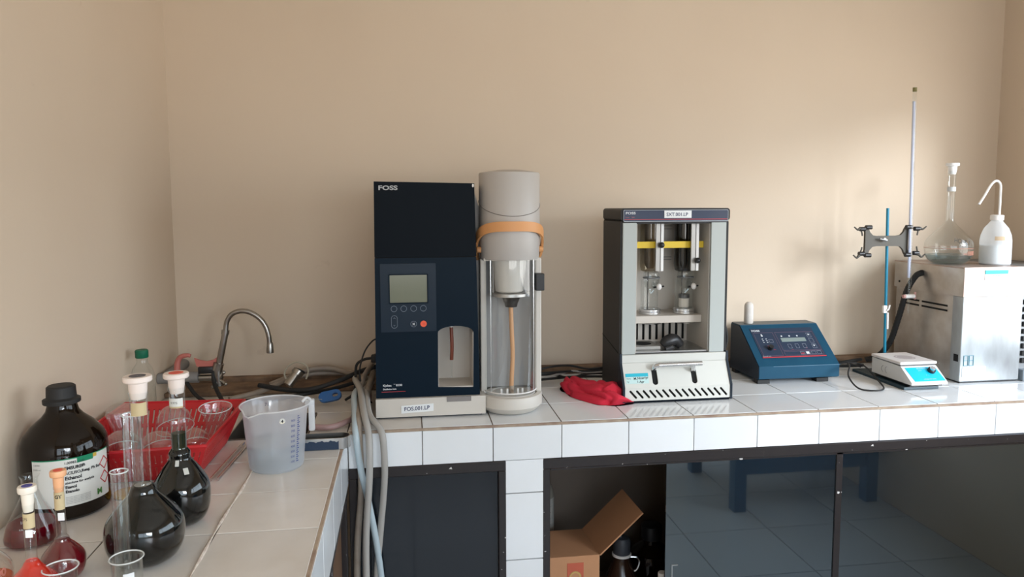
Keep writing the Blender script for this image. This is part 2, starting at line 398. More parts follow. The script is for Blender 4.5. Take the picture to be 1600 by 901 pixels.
# ------------------------------------------------------------------ tiled counters
TZ = -.0022
CXI = -.205                      # inner edge of the left counter
bc = thing('tiled_counter', 'long counter along the back wall, white square tiles on top and front', 'counter', (1.0, .3, -.85))
SX0, SX1, SY0, SY1 = -.52, -.31, -.03, .20      # sink opening
b = MB()
b.box(CXI, XR-.001, .006, YB-.001, -.095, TZ)                                   # top slab
b.box(.240, .342, .008, YB, -.84, -.10)                               # pier between the cupboards
b.box(CXI, XR, .03, YB, ZF, -.80)                                     # plinth
part('slab', b, grout, bc, 0)
tz0 = TZ-.002
def tile_box(x0, x1, y0, y1, z0, z1): return MB().box(x0, x1, y0, y1, z0, z1, .0006, 1)
G = .0016
def top_tile(parent, x0, x1, y0, y1, m):
    b = tile_box(x0+G, x1-G, y0+G, y1-G, TZ-.001, random.uniform(-.0006, 0)); part('tile', b, m, parent, 0)
xs = [CXI]+[k*.2 for k in range(0, 12)]+[XR]
ys = [.006, .2, .4, .6]
for i in range(len(xs)-1):
    if xs[i+1]-xs[i] < .02: continue
    for j in range(3):
        y1 = ys[j+1] if j < 2 else YB
        top_tile(bc, xs[i], xs[i+1], ys[j], y1, tile_m if xs[i] > -.1 else tile_d)
for i in range(len(xs)-1):
    part('tile', tile_box(xs[i]+G*.7, xs[i+1]-G*.7, -.001, .008, -.106, -.009), tile_m, bc, 0)
z = -.106
for k in range(4):
    z1 = -.205-(k)*.2 if k < 3 else -.80
    part('tile', tile_box(.236, .346, -.001, .009, z1+G, z-G if k else -.1075), tile_m, bc, 0); z = z1
part('edge_grout', MB().box(CXI, XR, .0005, .0055, -.0085, -.0015), grout_l, bc, 0)

lc = thing('tiled_counter', 'counter along the left wall, grubby white tiles under flasks and basket', 'counter', (-.5, -.6, -.85))
b = MB()
YL0 = -2.0
b.box(XL, CXI-.008, YL0, SY0, -.13, TZ); b.box(XL, SX0, SY0, YB, -.13, TZ); b.box(SX0, SX1, SY1, YB, -.13, TZ); b.box(SX1, CXI-.001, SY0, YB, -.13, TZ)
b.box(XL, CXI-.04, YL0, YB, ZF, -.80)
part('slab', b, grout, lc, 0)
xe = [XL, -.605, -.405, CXI-.006]
rows = [YL0, -1.811, -1.611, -1.411, -1.211, -1.011, -.811, -.611, -.411, -.211, -.03, .2, .4, YB]
for j in range(len(rows)-1):
    for i in range(3):
        x0, x1, y0, y1 = xe[i], xe[i+1], rows[j], rows[j+1]
        x1 = x1 if i < 2 or y0 < -.1 else CXI
        if SY0-.001 <= y0 < SY1-.01:
            if i == 0: top_tile(lc, x0, x1, y0, y1, tile_d); continue
            if i == 1:
                if SX0-x0 > .02: top_tile(lc, x0, SX0, y0, y1, tile_d)
                continue
            x0 = SX1
        top_tile(lc, x0, x1, y0, y1, tile_d)
for j in range(9):
    part('tile', tile_box(CXI-.008, CXI, rows[j]+G, rows[j+1]-G, -.145, -.009), tile_m, lc, 0)
part('tile', tile_box(CXI-.008, CXI, -.211+G, -.004, -.145, -.009), tile_m, lc, 0)
part('edge_grout', MB().box(CXI-.0075, CXI-.001, YL0, -.002, -.0085, -.001), grout_l, lc, 0)
# raised sealant seam down the left counter
part('sealant_seam', MB().tube([(-.405+.002*math.sin(k*2.1), -.20-k*.18, .0005) for k in range(9)], lambda t: .0028+.0012*math.sin(t*60), 8), mat('sealant', (.66,.60,.52), rough=.7, noise=.7, nscale=60, c2=(.35,.22,.16)), lc)

# sink basin
sk = thing('sink_basin', 'dark steel sink basin in the corner behind the red basket', 'sink', ((SX0+SX1)/2, (SY0+SY1)/2, -.13))
b = MB(); t = .003
b.box(SX0, SX1, SY0, SY0+t, -.13, .002); b.box(SX0, SX1, SY1-t, SY1, -.13, .002); b.box(SX0, SX0+t, SY0, SY1, -.13, .002); b.box(SX1-t, SX1, SY0, SY1, -.13, .002)
b.box(SX0, SX1, SY0, SY1, -.133, -.13)
part('bowl', b, mat('stained_sink_steel', (.20,.17,.14), rough=.4, metal=.7, noise=.8, nscale=18, c2=(.07,.05,.04), stretch=(1,1,.15)), sk, 0)
part('drain', MB().lathe([(.0,-.1285),(.03,-.1285),(.033,-.127),(.036,-.1295)], (SX0+SX1)/2, (SY0+SY1)/2, 24, False), chrome, sk)

# ------------------------------------------------------------------ cupboards below the back counter
def frame_parts(t, x0, x1, z0, z1, y=.004, w=.03):
    part('frame_rail', MB().box(x0, x1, y-.006, y+.03, z1-w, z1, .002, 1), frame_m, t, 0)
    part('frame_stile', MB().box(x0, x0+.022, y-.006, y+.03, z0, z1-w, .002, 1), frame_m, t, 0)
    part('frame_stile', MB().box(x1-.022, x1, y-.006, y+.03, z0, z1-w, .002, 1), frame_m, t, 0)
    part('frame_rail', MB().box(x0, x1, y-.006, y+.03, z0, z0+w, .002, 1), frame_m, t, 0)
inner = mat('cupboard_lining', (.20,.155,.12), rough=.8, noise=.4, nscale=5, c2=(.13,.10,.075))
c1 = thing('cupboard', 'small cupboard with one dark glass door behind the hanging hoses', 'cupboard', (0, .1, -.80))
frame_parts(c1, CXI, .237, -.79, -.107)
part('glass_door', MB().box(CXI+.023, .214, .012, .018, -.76, -.136), door_glass, c1, 0)
part('lining', MB().box(CXI+.002, .236, .58, .60, -.795, -.11), inner, c1, 0)
c2 = thing('cupboard', 'wide cupboard with sliding dark glass doors under the back counter', 'cupboard', (1.3, .1, -.80))
frame_parts(c2, .344, XR-.002, -.79, -.108)
part('track', MB().box(.37, XR-.03, .008, .024, -.146, -.139), frame_m, c2, 0)
part('glass_door', MB().box(.722, 1.285, .012, .018, -.76, -.140), dark_glass, c2, 0)
part('glass_door', MB().box(1.262, XR-.026, .022, .028, -.76, -.140), dark_glass, c2, 0)
part('door_edge', MB().box(1.268, 1.288, .008, .0195, -.76, -.140), frame_m, c2, 0)
part('finger_pull', MB().plate(rrect(.745, .785, -.545, -.470, .004), [rrect(.749, .790, -.549, -.474, .004)], .0105, .012) if False else MB().box(.742, .745, .0095, .012, -.56, -.462).box(.745, .762, .0095, .012, -.465, -.462), steel, c2, 0)
part('shelf_floor', MB().box(.346, XR-.004, .03, .6, -.797, -.782), inner, c2, 0)
part('lining', MB().box(.346, XR-.004, .598, .612, -.78, -.11), inner, c2, 0)
c3 = thing('cupboard', 'open black-framed cupboard under the left counter beside the hoses', 'cupboard', (-.25, -.6, -.80))
b = MB(); b.box(CXI-.034, CXI-.003, YL0, -.006, -.175, -.147, .002, 1); part('frame_rail', b, frame_m, c3, 0)
for y0 in (-.036, -.42, -.9, -1.5):
    part('frame_stile', MB().box(CXI-.034, CXI-.003, y0-.03, y0, -.79, -.176, .002, 1), frame_m, c3, 0)
part('plywood_door', MB().box(CXI-.026, CXI-.016, -.41, -.09, -.78, -.18), mat('brown_plywood', (.13,.065,.03), rough=.6, noise=.5, nscale=10, c2=(.08,.04,.02), stretch=(1,1,.2)), c3, 0)

# things inside the wide cupboard
cb = thing('cardboard_box', 'open brown cardboard box with raised flap inside the cupboard', 'box', (.45, .26, -.78))
bx0, bx1, by0, by1, bz = .30+.06, .557, .155, .345, -.49
b = MB(); b.box(bx0, bx1, by0, by0+.004, -.78, bz); b.box(bx0, bx1, by1-.004, by1, -.78, bz); b.box(bx1-.004, bx1, by0+.004, by1-.004, -.78, bz); b.box(bx0, bx0+.004, by0+.004, by1-.004, -.78, bz); b.box(bx0, bx1, by0, by1, -.781, -.777)
part('carton', b, cardm, cb, 0)
part('top_flap', MB().plate([(bx0,by0),(bx1,by0),(bx1-.012,by1),(bx0,by1)], [], bz, bz+.004, 'z'), cardm, cb, 0)
fm = MB(); A, B_ = Vector((bx1,by0,bz+.003)), Vector((bx1-.012,by1,bz+.003)); D_ = Vector((.125,-.045,.150))
for off in (Vector((0,0,0)),):
    n_ = (B_-A).cross(D_).normalized()*.005
    P8 = [A, B_, B_+D_*1.02, A+D_, A+n_, B_+n_, B_+D_*1.02+n_, A+D_+n_]
    fm.add([tuple(p) for p in P8], [(0,1,2,3),(7,6,5,4),(0,4,5,1),(1,5,6,2),(2,6,7,3),(3,7,4,0)])
part('raised_flap', fm, cardm, cb, 0)
part('printed_panel', MB().plate([(.452,-.60),(.505,-.60),(.505,-.508),(.452,-.508)], [circ(.478,-.555,.021)], by0-.0012, by0-.0002), mat('red_print', (.50,.11,.06), rough=.8), cb, 0)
part('printed_panel', MB().plate(circ(.478,-.555,.019), [circ(.478,-.555,.014)], by0-.0012, by0-.0002), mat('yellow_print', (.55,.36,.12), rough=.8), cb, 0)
b = MB(); b.plate([(.512,-.60),(.533,-.60),(.533,-.566),(.512,-.566)], [[(.514,-.598),(.531,-.598),(.531,-.568),(.514,-.568)]], by0-.001, by0-.0002)
b.plate([(.536,-.60),(.555,-.60),(.555,-.566),(.536,-.566)], [[(.538,-.598),(.553,-.598),(.553,-.568),(.538,-.568)]], by0-.001, by0-.0002)
b.plate([(.545,-.594),(.546,-.594),(.549,-.58),(.5455,-.572),(.542,-.58)], [], by0-.001, by0-.0002)
b.box(.519,.5265,by0-.001,by0-.0002,-.59,-.575)
part('handling_marks', b, ink, cb, 0)
wb = thing('reagent_bottle', 'white-labelled dark-capped bottle behind the cardboard box', 'bottle', (.425, .47, -.78))
part('body', MB().lathe([(.045,-.78),(.047,-.775),(.047,-.40),(.040,-.375),(.022,-.355),(.020,-.34)], .425, .47), mat('cream_bottle', (.35,.33,.28), rough=.5), wb)
part('label', MB().lathe([(.0475,-.56),(.0475,-.41)], .425, .47, 24, False), paperw, wb)
b = MB()
for k in range(5): b.text(['CHEMICAL','REAGENT','LAB USE','500','ml'][k] if False else '- - - -', .014, on_cyl(.425,.47,.0485,.2,-.44-.022*k))
part('print', b, inkg, wb, 0)
part('cap', MB().lathe([(.028,-.345),(.030,-.34),(.030,-.29),(.026,-.285)], .425, .47), black, wb)
gb = thing('dispenser_bottle', 'clear bottle with grey pump cap and handle beside the carton', 'bottle', (.665, .27, -.78))
part('body', MB().lathe([(.06,-.78),(.062,-.77),(.062,-.66),(.05,-.62),(.03,-.575),(.026,-.555),(.026,-.545)], .665, .27), mat('dark_brown_glass', (.03,.015,.01), rough=.1), gb)
part('cap', MB().lathe([(.027,-.55),(.029,-.545),(.029,-.50),(.024,-.49),(.012,-.487)], .665, .27), mat('slate_cap', (.045,.05,.06), rough=.5), gb)
part('collar', MB().lathe([(.029,-.553),(.0325,-.551),(.0325,-.545),(.029,-.543)], .665, .27, 28, False), white_pl, gb)
part('spout', MB().cyl((.66,.27,-.488),(.66,.27,-.46),.006), silver, gb)
part('handle', MB().tube([(.69,.26,-.555),(.715,.255,-.557),(.722,.255,-.575),(.712,.256,-.60),(.695,.26,-.605)], .004, 8), silver, gb)
for (x, y, s, lab) in ((.80,.36,1.0,'tall black bottle standing deep in the cupboard by the glass door'), (.745,.20,.55,'short black bottle in front of the tall one in the cupboard')):
    t = thing('black_bottle', lab, 'bottle', (x, y, -.78))
    h = .24*s if s < 1 else .24
    part('body', MB().lathe([(.075*max(s,.7),-.78),(.08*max(s,.7),-.77),(.08*max(s,.7),-.78+h*.62),(.06*s+.01,-.78+h*.8),(.027*s+.005,-.78+h*.93),(.025*s+.004,-.78+h)], x, y), amber, t)
    part('cap', MB().lathe([(.028*s+.005,-.78+h-.004),(.031*s+.005,-.78+h),(.031*s+.005,-.78+h+.045*s),(.026*s,-.78+h+.05*s)], x, y), black, t)
t = thing('white_jar', 'small white jar partly hidden by the sliding glass door', 'jar', (.715, .09, -.78))
part('body', MB().lathe([(.016,-.78),(.018,-.775),(.018,-.55),(.014,-.545),(.013,-.54)], .738, .075), white_pl, t)
part('cap', MB().lathe([(.0145,-.542),(.0145,-.52),(.013,-.518)], .738, .075), white_pl, t)

# ------------------------------------------------------------------ distillation unit
kj = thing('distillation_unit', 'tall navy and beige laboratory distillation unit with glass chamber', 'machine', (.12, .25, 0))
b = MB().plate([(-.131,.006),(.19,.006),(.19,.060),(-.131,.060)], [], .098, .42)
part('base', b, beige, kj, 0)
part('base_skirt', MB().box(-.125, .18, .11, .41, 0, .008), black, kj, 0)
part('base_recess', MB().box(.075, .139, .0965, .10, .046, .0605).box(.139,.147,.0965,.10,.046,.0605), mat('recess_grey', (.22,.20,.19), rough=.6), kj, 0)
# lower navy body with the arched sample window
arch = [(.051,.088),(.155,.084),(.157,.249)]+[(.104+.053*math.cos(a), .249+.020*math.sin(a)) for a in [math.radians(t) for t in range(15, 180, 15)]]+[(.052,.249)]
part('lower_casing', MB().plate([(-.130,.061),(.1745,.061),(.1665,.4715),(-.1265,.4715)], [arch], .11, .235), navy, kj, 0)
part('rear_casing', MB().box(-.124, .160, .235, .42, .061, .682), navy_up, kj, 0)
part('window_lining', MB().box(.045, .16, .222, .236, .078, .272), beige_in, kj, 0)
b = MB(); b.plate([(y_, z_) for y_, z_ in ((.112,.0845),(.235,.0845),(.235,.088),(.112,.088))], [], .0505, .156, 'x')
b.box(.0505,.0525,.112,.235,.086,.25); b.box(.1545,.1565,.112,.235,.086,.25)
part('window_sill', b, beige_in, kj, 0)
part('sample_tube', MB().tube([(.094,.16,.262),(.0955,.158,.20),(.094,.16,.158)], .0055, 10), mat('dark_red_tube', (.17,.035,.015), rough=.35), kj)
part('tube_ferrule', MB().cyl((.094,.16,.272),(.094,.16,.258),.006), white_pl, kj)
part('glass_tip', MB().cyl((.094,.16,.158),(.094,.16,.105),.003,10), glass, kj)
# upper cover
part('upper_cover', MB().plate([(-.1265,.474),(.1665,.474),(.162,.6855),(-.1245,.6905)], [], .106, .236), navy_up, kj, 0)
part('seam', MB().box(-.125,.165,.112,.2,.471,.4745), void, kj, 0)
part('chip_mark', MB().sphere((.158,.1055,.679),.004,8,6,(.7,.3,1.3)), white_pl, kj)
part('brand_lettering', MB().text('FOSS', .0175, on_front(-.1125,.1052,.6665), bold=.0006, sx=1.42), mat('silver_ink', (.38,.39,.40), rough=.4), kj, 0)
part('side_housing', MB().plate([(.1655,.06),(.365,.06),(.365,.61),(.187,.61),(.1655,.678)], [], .205, .42), beige_c, kj, 0)
# keypad
part('keypad_panel', MB().plate(rrect(-.112,.048,.256,.455,.003), [], .1075, .1105), navy_pan, kj, 0)
part('display_bezel', MB().plate(rrect(-.0885,.0255,.338,.4255,.003), [rrect(-.085,.022,.342,.422,.002)], .1055, .1078), navy, kj, 0)
part('display', MB().plate(rrect(-.085,.022,.342,.422,.001), [], .1065, .1078), lcd, kj, 0)
ring = mat('ring_grey', (.16,.20,.25), rough=.5)
for cx in (-.074,-.046,-.0175,.0105):
    part('soft_key', MB().plate(circ(cx,.324,.0090,24), [circ(cx,.324,.0079,24)], .1066, .1076), ring, kj, 0)
part('arrow_key', MB().plate(rrect(-.0825,-.0645,.267,.305,.0088), [rrect(-.0815,-.0655,.268,.304,.008)], .1066, .1076).plate([(-.077,.295),(-.0735,.299),(-.070,.295),(-.0735,.297)],[],.1066,.1076).plate([(-.077,.277),(-.0735,.273),(-.070,.277),(-.0735,.275)],[],.1066,.1076), ring, kj, 0)
part('stop_key', MB().plate(circ(-.0180,.2785,.0090,24), [circ(-.0180,.2785,.0079,24)], .1066, .1076), ring, kj, 0)
b = MB(); 
for s_ in (1,-1): b.plate([(-.0180+(u_*.0045-v_*.0009*s_)*.707, .2785+(u_*.0045*s_+v_*.0009)*.707) for u_, v_ in ((-1,-1),(1,-1),(1,1),(-1,1))], [], .1066, .1076)
part('stop_symbol', b, whitei, kj, 0)
part('start_key', MB().plate(circ(.0105,.2785,.0092,24), [], .1058, .1076), led_orange(), kj, 0, 'orange-red round start key')
part('start_symbol', MB().text('◊' if False else 'O', .009, on_front(.0075,.1055,.2753)), redi, kj, 0)
b = MB(); b.text('Kjeltec', .0088, on_front(-.110,.1092,.0955), bold=.0002); b.text('TM', .004, on_front(-.0795,.1092,.100)); b.text('8100', .0088, on_front(-.072,.1092,.0955), bold=.0002)
b.text('Distillation Unit', .0060, on_front(-.110,.1092,.0855), bold=.0002)
part('model_lettering', b, whitei, kj, 0)
part('red_rule', MB().box(-.114,-.045,.1088,.1095,.0788,.0800), redi, kj, 0)
part('asset_sticker', MB().plate([(-.058,.0165),(.036,.0205),(.036,.043),(-.058,.039)], [], .0968, .098), paper, kj, 0, 'white asset sticker with printed code')
part('asset_code', MB().text('FOS.001.LP', .0162, lambda u, v: (-.050+u, .0965, .0235+v+u*.04), bold=.0003, sx=.98), inkb, kj, 0)
# column
KX, KY = .2725, .165
part('column', MB().lathe([(.088,.462),(.0895,.465),(.0915,.52),(.0915,.714),(.089,.718),(.04,.726),(0.001,.728)], KX, KY, 48), beige_c, kj)
g_ = []
for k in range(33):
    a = math.radians(-100+200*k/32); g_.append((KX+.0918*math.sin(a), KY-.0918*math.cos(a), .590+.040*(1-math.cos(a))))
part('column_seam', MB().tube(g_, .0011, 6, smooth=0), mat('seam_grey', (.2,.18,.16), rough=.7), kj)
# orange handle
V = []; F = []; N_ = 48
for k in range(N_+1):
    a = math.radians(-112+224*k/N_); q = min(1, abs(a)/math.radians(96)); 
    zc_ = .561-.062*q**3.2-(.04 if False else 0); hw = .0145
    if abs(math.degrees(a)) > 84: 
        e_ = (abs(math.degrees(a))-84)/28; zc_ -= .03*e_
    ro, ri = .1035, .0965
    for r_, dz in ((ro,hw),(ro,-hw),(ri,-hw),(ri,hw)):
        V.append((KX+r_*math.sin(a), KY-r_*math.cos(a), zc_+dz))
for k in range(N_):
    for q in range(4): F.append((k*4+q, k*4+(q+1)%4, (k+1)*4+(q+1)%4, (k+1)*4+q))
F.append((0,1,2,3)); F.append((N_*4+3,N_*4+2,N_*4+1,N_*4))
part('lift_handle', MB().add(V,F), orange, kj, 50, 'orange curved handle')
b = MB(); 
part('pivot', MB().cyl((KX-.1,KY-.015,.49),(KX-.088,KY-.015,.49),.009), orange, kj)
part('pivot', MB().cyl((KX+.088,KY-.015,.49),(KX+.1,KY-.015,.49),.009), orange, kj)
# chamber
part('chamber_post', MB().box(.182,.200,.15,.206,.05,.463,.003), beige, kj, 0)
part('chamber_post', MB().box(.350,.368,.15,.206,.05,.463,.003), beige, kj, 0)
part('chamber_shield', MB().lathe([(.080,.060),(.080,.463)], KX, KY, 40, False, math.radians(165), math.radians(375)), shield_m, kj)
part('shield_rim', MB().tube([(KX+.0805*math.sin(math.radians(a)), KY-.0805*math.cos(math.radians(a)), .064) for a in range(-75,76,10)], .0022, 6, 0), white_pl, kj)
part('shield_edge', MB().box(.208,.2105,.118,.124,.065,.46), silver, kj, 0)
part('shield_edge', MB().box(.337,.3395,.118,.124,.065,.46), silver, kj, 0)
part('latch', MB().box(.346,.372,.120,.152,.367,.418,.002), black, kj, 0)
part('digestion_cup', MB().lathe([(.038,.362),(.043,.366),(.050,.44),(.052,.463)], KX-.002, KY-.01, 32), mat('white_cup', (.66,.63,.58), rough=.35), kj)
part('metal_collar', MB().lathe([(.058,.350),(.061,.351),(.061,.359),(.058,.360)], KX-.002, KY-.01, 32), steel, kj)
part('side_spring', MB().cyl((KX-.052,KY-.01,.36),(KX-.052,KY-.01,.46),.005), mat('dull_steel',(.25,.24,.23),rough=.4,metal=.6), kj)
part('rubber_adapter', MB().lathe([(.030,.351),(.026,.34),(.023,.333),(.023,.331),(.021,.331),(.018,.316)], KX+.003, KY-.01, 24), black, kj)
part('steam_tube', MB().tube([(KX+.002,KY-.01,.318),(KX+.0045,KY-.012,.24),(KX+.007,KY-.012,.17),(KX+.004,KY-.012,.10),(KX+.003,KY-.012,.068)], .0068, 12), tubeor, kj, 35, 'tan hanging tube')
part('tube_nozzle', MB().cyl((KX+.003,KY-.012,.074),(KX+.003,KY-.012,.050),.008).cyl((KX+.003,KY-.04,.054),(KX+.003,KY-.012,.058),.006), mat('nozzle_tan',(.45,.36,.28),rough=.5), kj)
part('foot_ring', MB().lathe([(.070,.0),(.080,.004),(.094,.018),(.0975,.022),(.0975,.050),(.095,.054),(.083,.056),(.083,.050)], KX, KY-.005, 48), beige, kj)
part('drip_plate', MB().lathe([(.074,.050),(.076,.054),(.074,.0565),(.060,.0565),(.056,.053)], KX, KY-.01, 40), mat('pale_tray',(.62,.60,.56),rough=.35), kj)
for dx in (-.032,-.014,.018,.032):
    part('tray_tab', MB().box(KX+dx-.003,KX+dx+.003,KY-.045,KY-.035,.054,.072,.001), white_pl, kj, 0)
part('chamber_top_plate', MB().box(.19,.36,.125,.205,.458,.466), beige, kj, 0)
part('chamber_back', MB().box(.2,.35,.2,.2055,.06,.46), mat('chamber_grey',(.38,.37,.36),rough=.4), kj, 0)
# ------------------------------------------------------------------ solvent extraction unit
sx_ = thing('extraction_unit', 'charcoal two-position solvent extraction cabinet with glass condensers', 'machine', (.81, .3, 0))
part('casing', MB().plate(rrect(.6275,.984,.012,.570,.004), [[(.680,.150),(.924,.150),(.924,.5715),(.680,.5715)][::1] if False else [(.680,.151),(.924,.151),(.924,.562),(.680,.562)]], .196, .395), charcoal, sx_, 0)
part('top_cover', MB().plate(rrect(.6265,.985,.572,.611,.010), [], .190, .397), charcoal, sx_, 30)
part('top_seam', MB().box(.6285,.983,.1965,.396,.5695,.5725), void, sx_, 0)
part('back_panel', MB().box(.66,.95,.385,.3945,.15,.565), beige_in, sx_, 0)
part('inner_wall', MB().box(.6795,.683,.198,.386,.151,.562), beige_in, sx_, 0)
part('inner_wall', MB().box(.921,.9245,.198,.386,.151,.562), mat('inner_wall_grey',(.50,.47,.42),rough=.5), sx_, 0)
part('front_pillar', MB().box(.634,.678,.1895,.198,.149,.566,.001,1), greygreen, sx_, 0)
part('front_pillar', MB().box(.924,.974,.1895,.198,.149,.566,.001,1), greygreen, sx_, 0)
part('fascia', MB().plate(rrect(.634,.978,.569,.606,.004), [], .187, .191), mat('navy_fascia',(.008,.02,.06),rough=.3), sx_, 0)
part('fascia_border', MB().plate(rrect(.634,.978,.569,.606,.004), [rrect(.6355,.9765,.5715,.6045,.003)], .1862, .1872), mat('border_silver',(.35,.38,.42),rough=.4), sx_, 0)
part('fascia_rule', MB().box(.637,.975,.1860,.1872,.5755,.5772), redi, sx_, 0)
part('brand_lettering', MB().text('FOSS', .0105, on_front(.6405,.1862,.5925), bold=.0003, sx=1.4), whitei, sx_, 0)
part('model_lettering', MB().text('Soxtec', .0048, on_front(.6405,.1862,.5815)).text('2043', .0048, on_front(.660,.1862,.5815)), pinki, sx_, 0)
part('asset_sticker', MB().box(.766,.855,.1850,.1865,.5805,.6035), paper, sx_, 0, 'pale asset sticker with printed code')
part('asset_code', MB().text('SXT.001.LP', .0150, on_front(.7725,.1845,.5865), bold=.0002), inkb, sx_, 0)
part('shelf', MB().box(.684,.9205,.245,.384,.238,.262,.002), beige_in, sx_, 0)
# vented back of lower compartment
sl = [rrect(.690+.0235*k, .699+.0235*k, .160, .236, .002, 2) for k in range(10)]
part('vent_panel', MB().plate([(.684,.152),(.9205,.152),(.9205,.238),(.684,.238)], sl, .372, .376), beige_in, sx_, 0)
part('vent_backing', MB().box(.684,.9205,.378,.384,.152,.238), void, sx_, 0)
part('heater_floor', MB().box(.684,.9205,.20,.37,.151,.155), steel, sx_, 0)
part('heater_block', MB().box(.688,.775,.225,.33,.155,.166,.003), mat('block_grey',(.30,.29,.27),rough=.5), sx_, 0)
part('heater_hole', MB().lathe([(.0,.1665),(.03,.1665),(.032,.1662)], .728, .28, 24, False), void, sx_)
part('tongs_knob', MB().tube([(.785,.235,.166),(.80,.235,.178),(.825,.24,.182),(.848,.245,.166)], lambda t: .014+.007*math.sin(t*3.1), 14), black, sx_)
part('tongs_knob', MB().cyl((.79,.225,.156),(.815,.225,.163),.011), black, sx_)
def unit(cx, gm, gnm, knobz, right):
    part('condenser', MB().lathe([(.034,.562),(.034,.425),(.031,.405),(.022,.400)], cx, .315, 28, False), gm, sx_)
    part('condenser_core', MB().lathe([(.018,.562),(.020,.43),(.012,.412)], cx, .315, 16, True), gnm, sx_)
    part('slide_rail', MB().box(cx-.012,cx+.0015,.224,.232,.410,.562), mat('rail_grey',(.42,.41,.39),rough=.3,metal=.6), sx_, 0)
    part('slide_rail', MB().box(cx+.0035,cx+.0125,.222,.232,.410,.562), mat('rail_white',(.80,.79,.77),rough=.3), sx_, 0, 'bright white slide rail')
    part('rail_gap', MB().box(cx+.0015,cx+.0035,.2245,.232,.410,.562), black, sx_, 0)
    part('slide_knob', MB().sphere((cx+.003+(.003 if right else 0),.214,knobz),.0095,14,10), black, sx_)
    part('joint', MB().lathe([(.022,.402),(.026,.398),(.027,.37),(.02,.352),(.010,.345),(.008,.33)], cx, .30, 20, False), glass, sx_)
    part('joint_ring', MB().lathe([(.026,.384),(.028,.384),(.028,.380),(.026,.380)], cx, .30, 20, False), inkg, sx_)
    part('inner_rod', MB().cyl((cx-.012,.30,.40),(cx-.012,.30,.28),.0018,8), black, sx_)
    part('valve_bulb', MB().sphere((cx+.006,.285,.358),.012,12,8), glass, sx_)
    part('valve_stem', MB().cyl((cx-.002,.272,.352),(cx+.032,.268,.356),.0028,8), black, sx_)
    part('valve_knob', MB().sphere((cx+.0135,.262,.355),.0095,12,8,(.9,1,1.15)), white_pl, sx_)
    part('side_tube', MB().tube([(cx+.004,.29,.40),(cx+.012,.288,.385),(cx+.004,.288,.372),(cx+.006,.288,.345),(cx-.006,.29,.33)], .0035, 8), glass, sx_)
    part('extraction_cup', MB().lathe([(.028,.272),(.029,.28),(.029,.375)], cx-.006, .30, 24, False), glass, sx_)
    part('clamp_ring', MB().lathe([(.034,.262),(.0365,.264),(.0365,.2695),(.034,.271),(.034,.2725),(.036,.274),(.036,.279),(.033,.281),(.028,.281)], cx-.006, .295, 32), silver, sx_)
    part('lower_ring', MB().lathe([(.034,.238),(.036,.236),(.034,.2325),(.028,.232)], cx-.006, .285, 32, True), silver, sx_)
unit(.766, glass3, mat('brown_core',(.12,.09,.06),rough=.3), .494, False)
unit(.884, glass2, mat('dark_core',(.02,.02,.02),rough=.2), .443, True)
part('paper_thimble', MB().lathe([(.016,.282),(.0165,.284),(.0165,.315)], .880, .30, 20), mat('thimble_paper',(.72,.66,.58),rough=.8), sx_)
part('thimble_holder', MB().lathe([(.0175,.312),(.0185,.313),(.0185,.324),(.0175,.325)], .880, .30, 20), mat('holder_grey',(.10,.10,.10),rough=.4,metal=.5), sx_)
part('splash_bar', MB().box(.684,.9205,.242,.247,.483,.504), yellow, sx_, 0, 'yellow transparent cross bar')
for zz in (.55,.54,.445,.435): part('wire', MB().cyl((.80,.37,zz),(.86,.37,zz),.0009,6), inkg, sx_)
# lower fascia: vertical strip, sloping face with two slots, louvred foot
part('lower_strip', MB().box(.6335,.980,.186,.197,.122,.148,.001,1), cream, sx_, 0)
sy0, sz0, sy1, sz1 = .150, .050, .186, .122
L_ = math.hypot(sy1-sy0, sz1-sz0)
sm = Matrix(((1,0,0,0),(0,(sz1-sz0)/L_,(sy1-sy0)/L_,sy0),(0,-(sy1-sy0)/L_,(sz1-sz0)/L_,sz0),(0,0,0,1)))   # x, depth, along slope
b = MB(); b.x = sm
b.plate([(.6335,0),(.980,0),(.980,L_),(.6335,L_)], [rrect(.726,.744,.008,.062,.0088), rrect(.856,.874,.008,.062,.0088)], 0, .004)
part('sloped_panel', b, cream, sx_, 0)
b = MB(); b.x = sm; b.box(.70,.90,.0045,.006,.004,.07); part('slot_backing', b, void, sx_, 0)
fins = []
for k in range(15):
    xc, zc2, ang = .6605+.0213*k, .0295, math.radians(-48); l2, w2 = .0175, .0034; ca2, sa2 = math.cos(ang), math.sin(ang)
    p_ = [(l2*1.0-w2+w2*math.cos(t_), w2*math.sin(t_)) for t_ in [math.radians(q_) for q_ in (-90,-45,0,45,90)]]
    p_ += [(-x_, -z_) for x_, z_ in p_]
    fins.append([(xc+x_*ca2-z_*sa2, zc2+x_*sa2+z_*ca2) for x_, z_ in p_])
part('louvred_strip', MB().plate([(.6335,.009),(.980,.009),(.980,.0505),(.6335,.0505)], fins, .1495, .1535), cream, sx_, 0)
part('louvre_backing', MB().box(.634,.979,.1545,.160,.010,.048), void, sx_, 0)
for (a0, a1) in ((.6262,.6335),(.980,.9875)):
    part('side_cheek', MB().plate([(.1475,.004),(.202,.004),(.202,.152),(.186,.152),(.183,.122),(.1475,.052)], [], a0, a1, 'x'), mat('navy_trim',(.005,.012,.022),rough=.4,spec=.25), sx_, 0)
part('side_seam', MB().tube([(.6272,.395,.182),(.6272,.205,.151)],.0012,6,0), void, sx_)
part('foot_plate', MB().box(.634,.980,.155,.39,.001,.011), navy_up, sx_, 0)
b = MB(); b.tube([(.735,.180,.100),(.733,.164,.112),(.742,.155,.119),(.760,.152,.120),(.885,.152,.121)], .0078, 12)
part('lever_handle', b, silver, sx_)
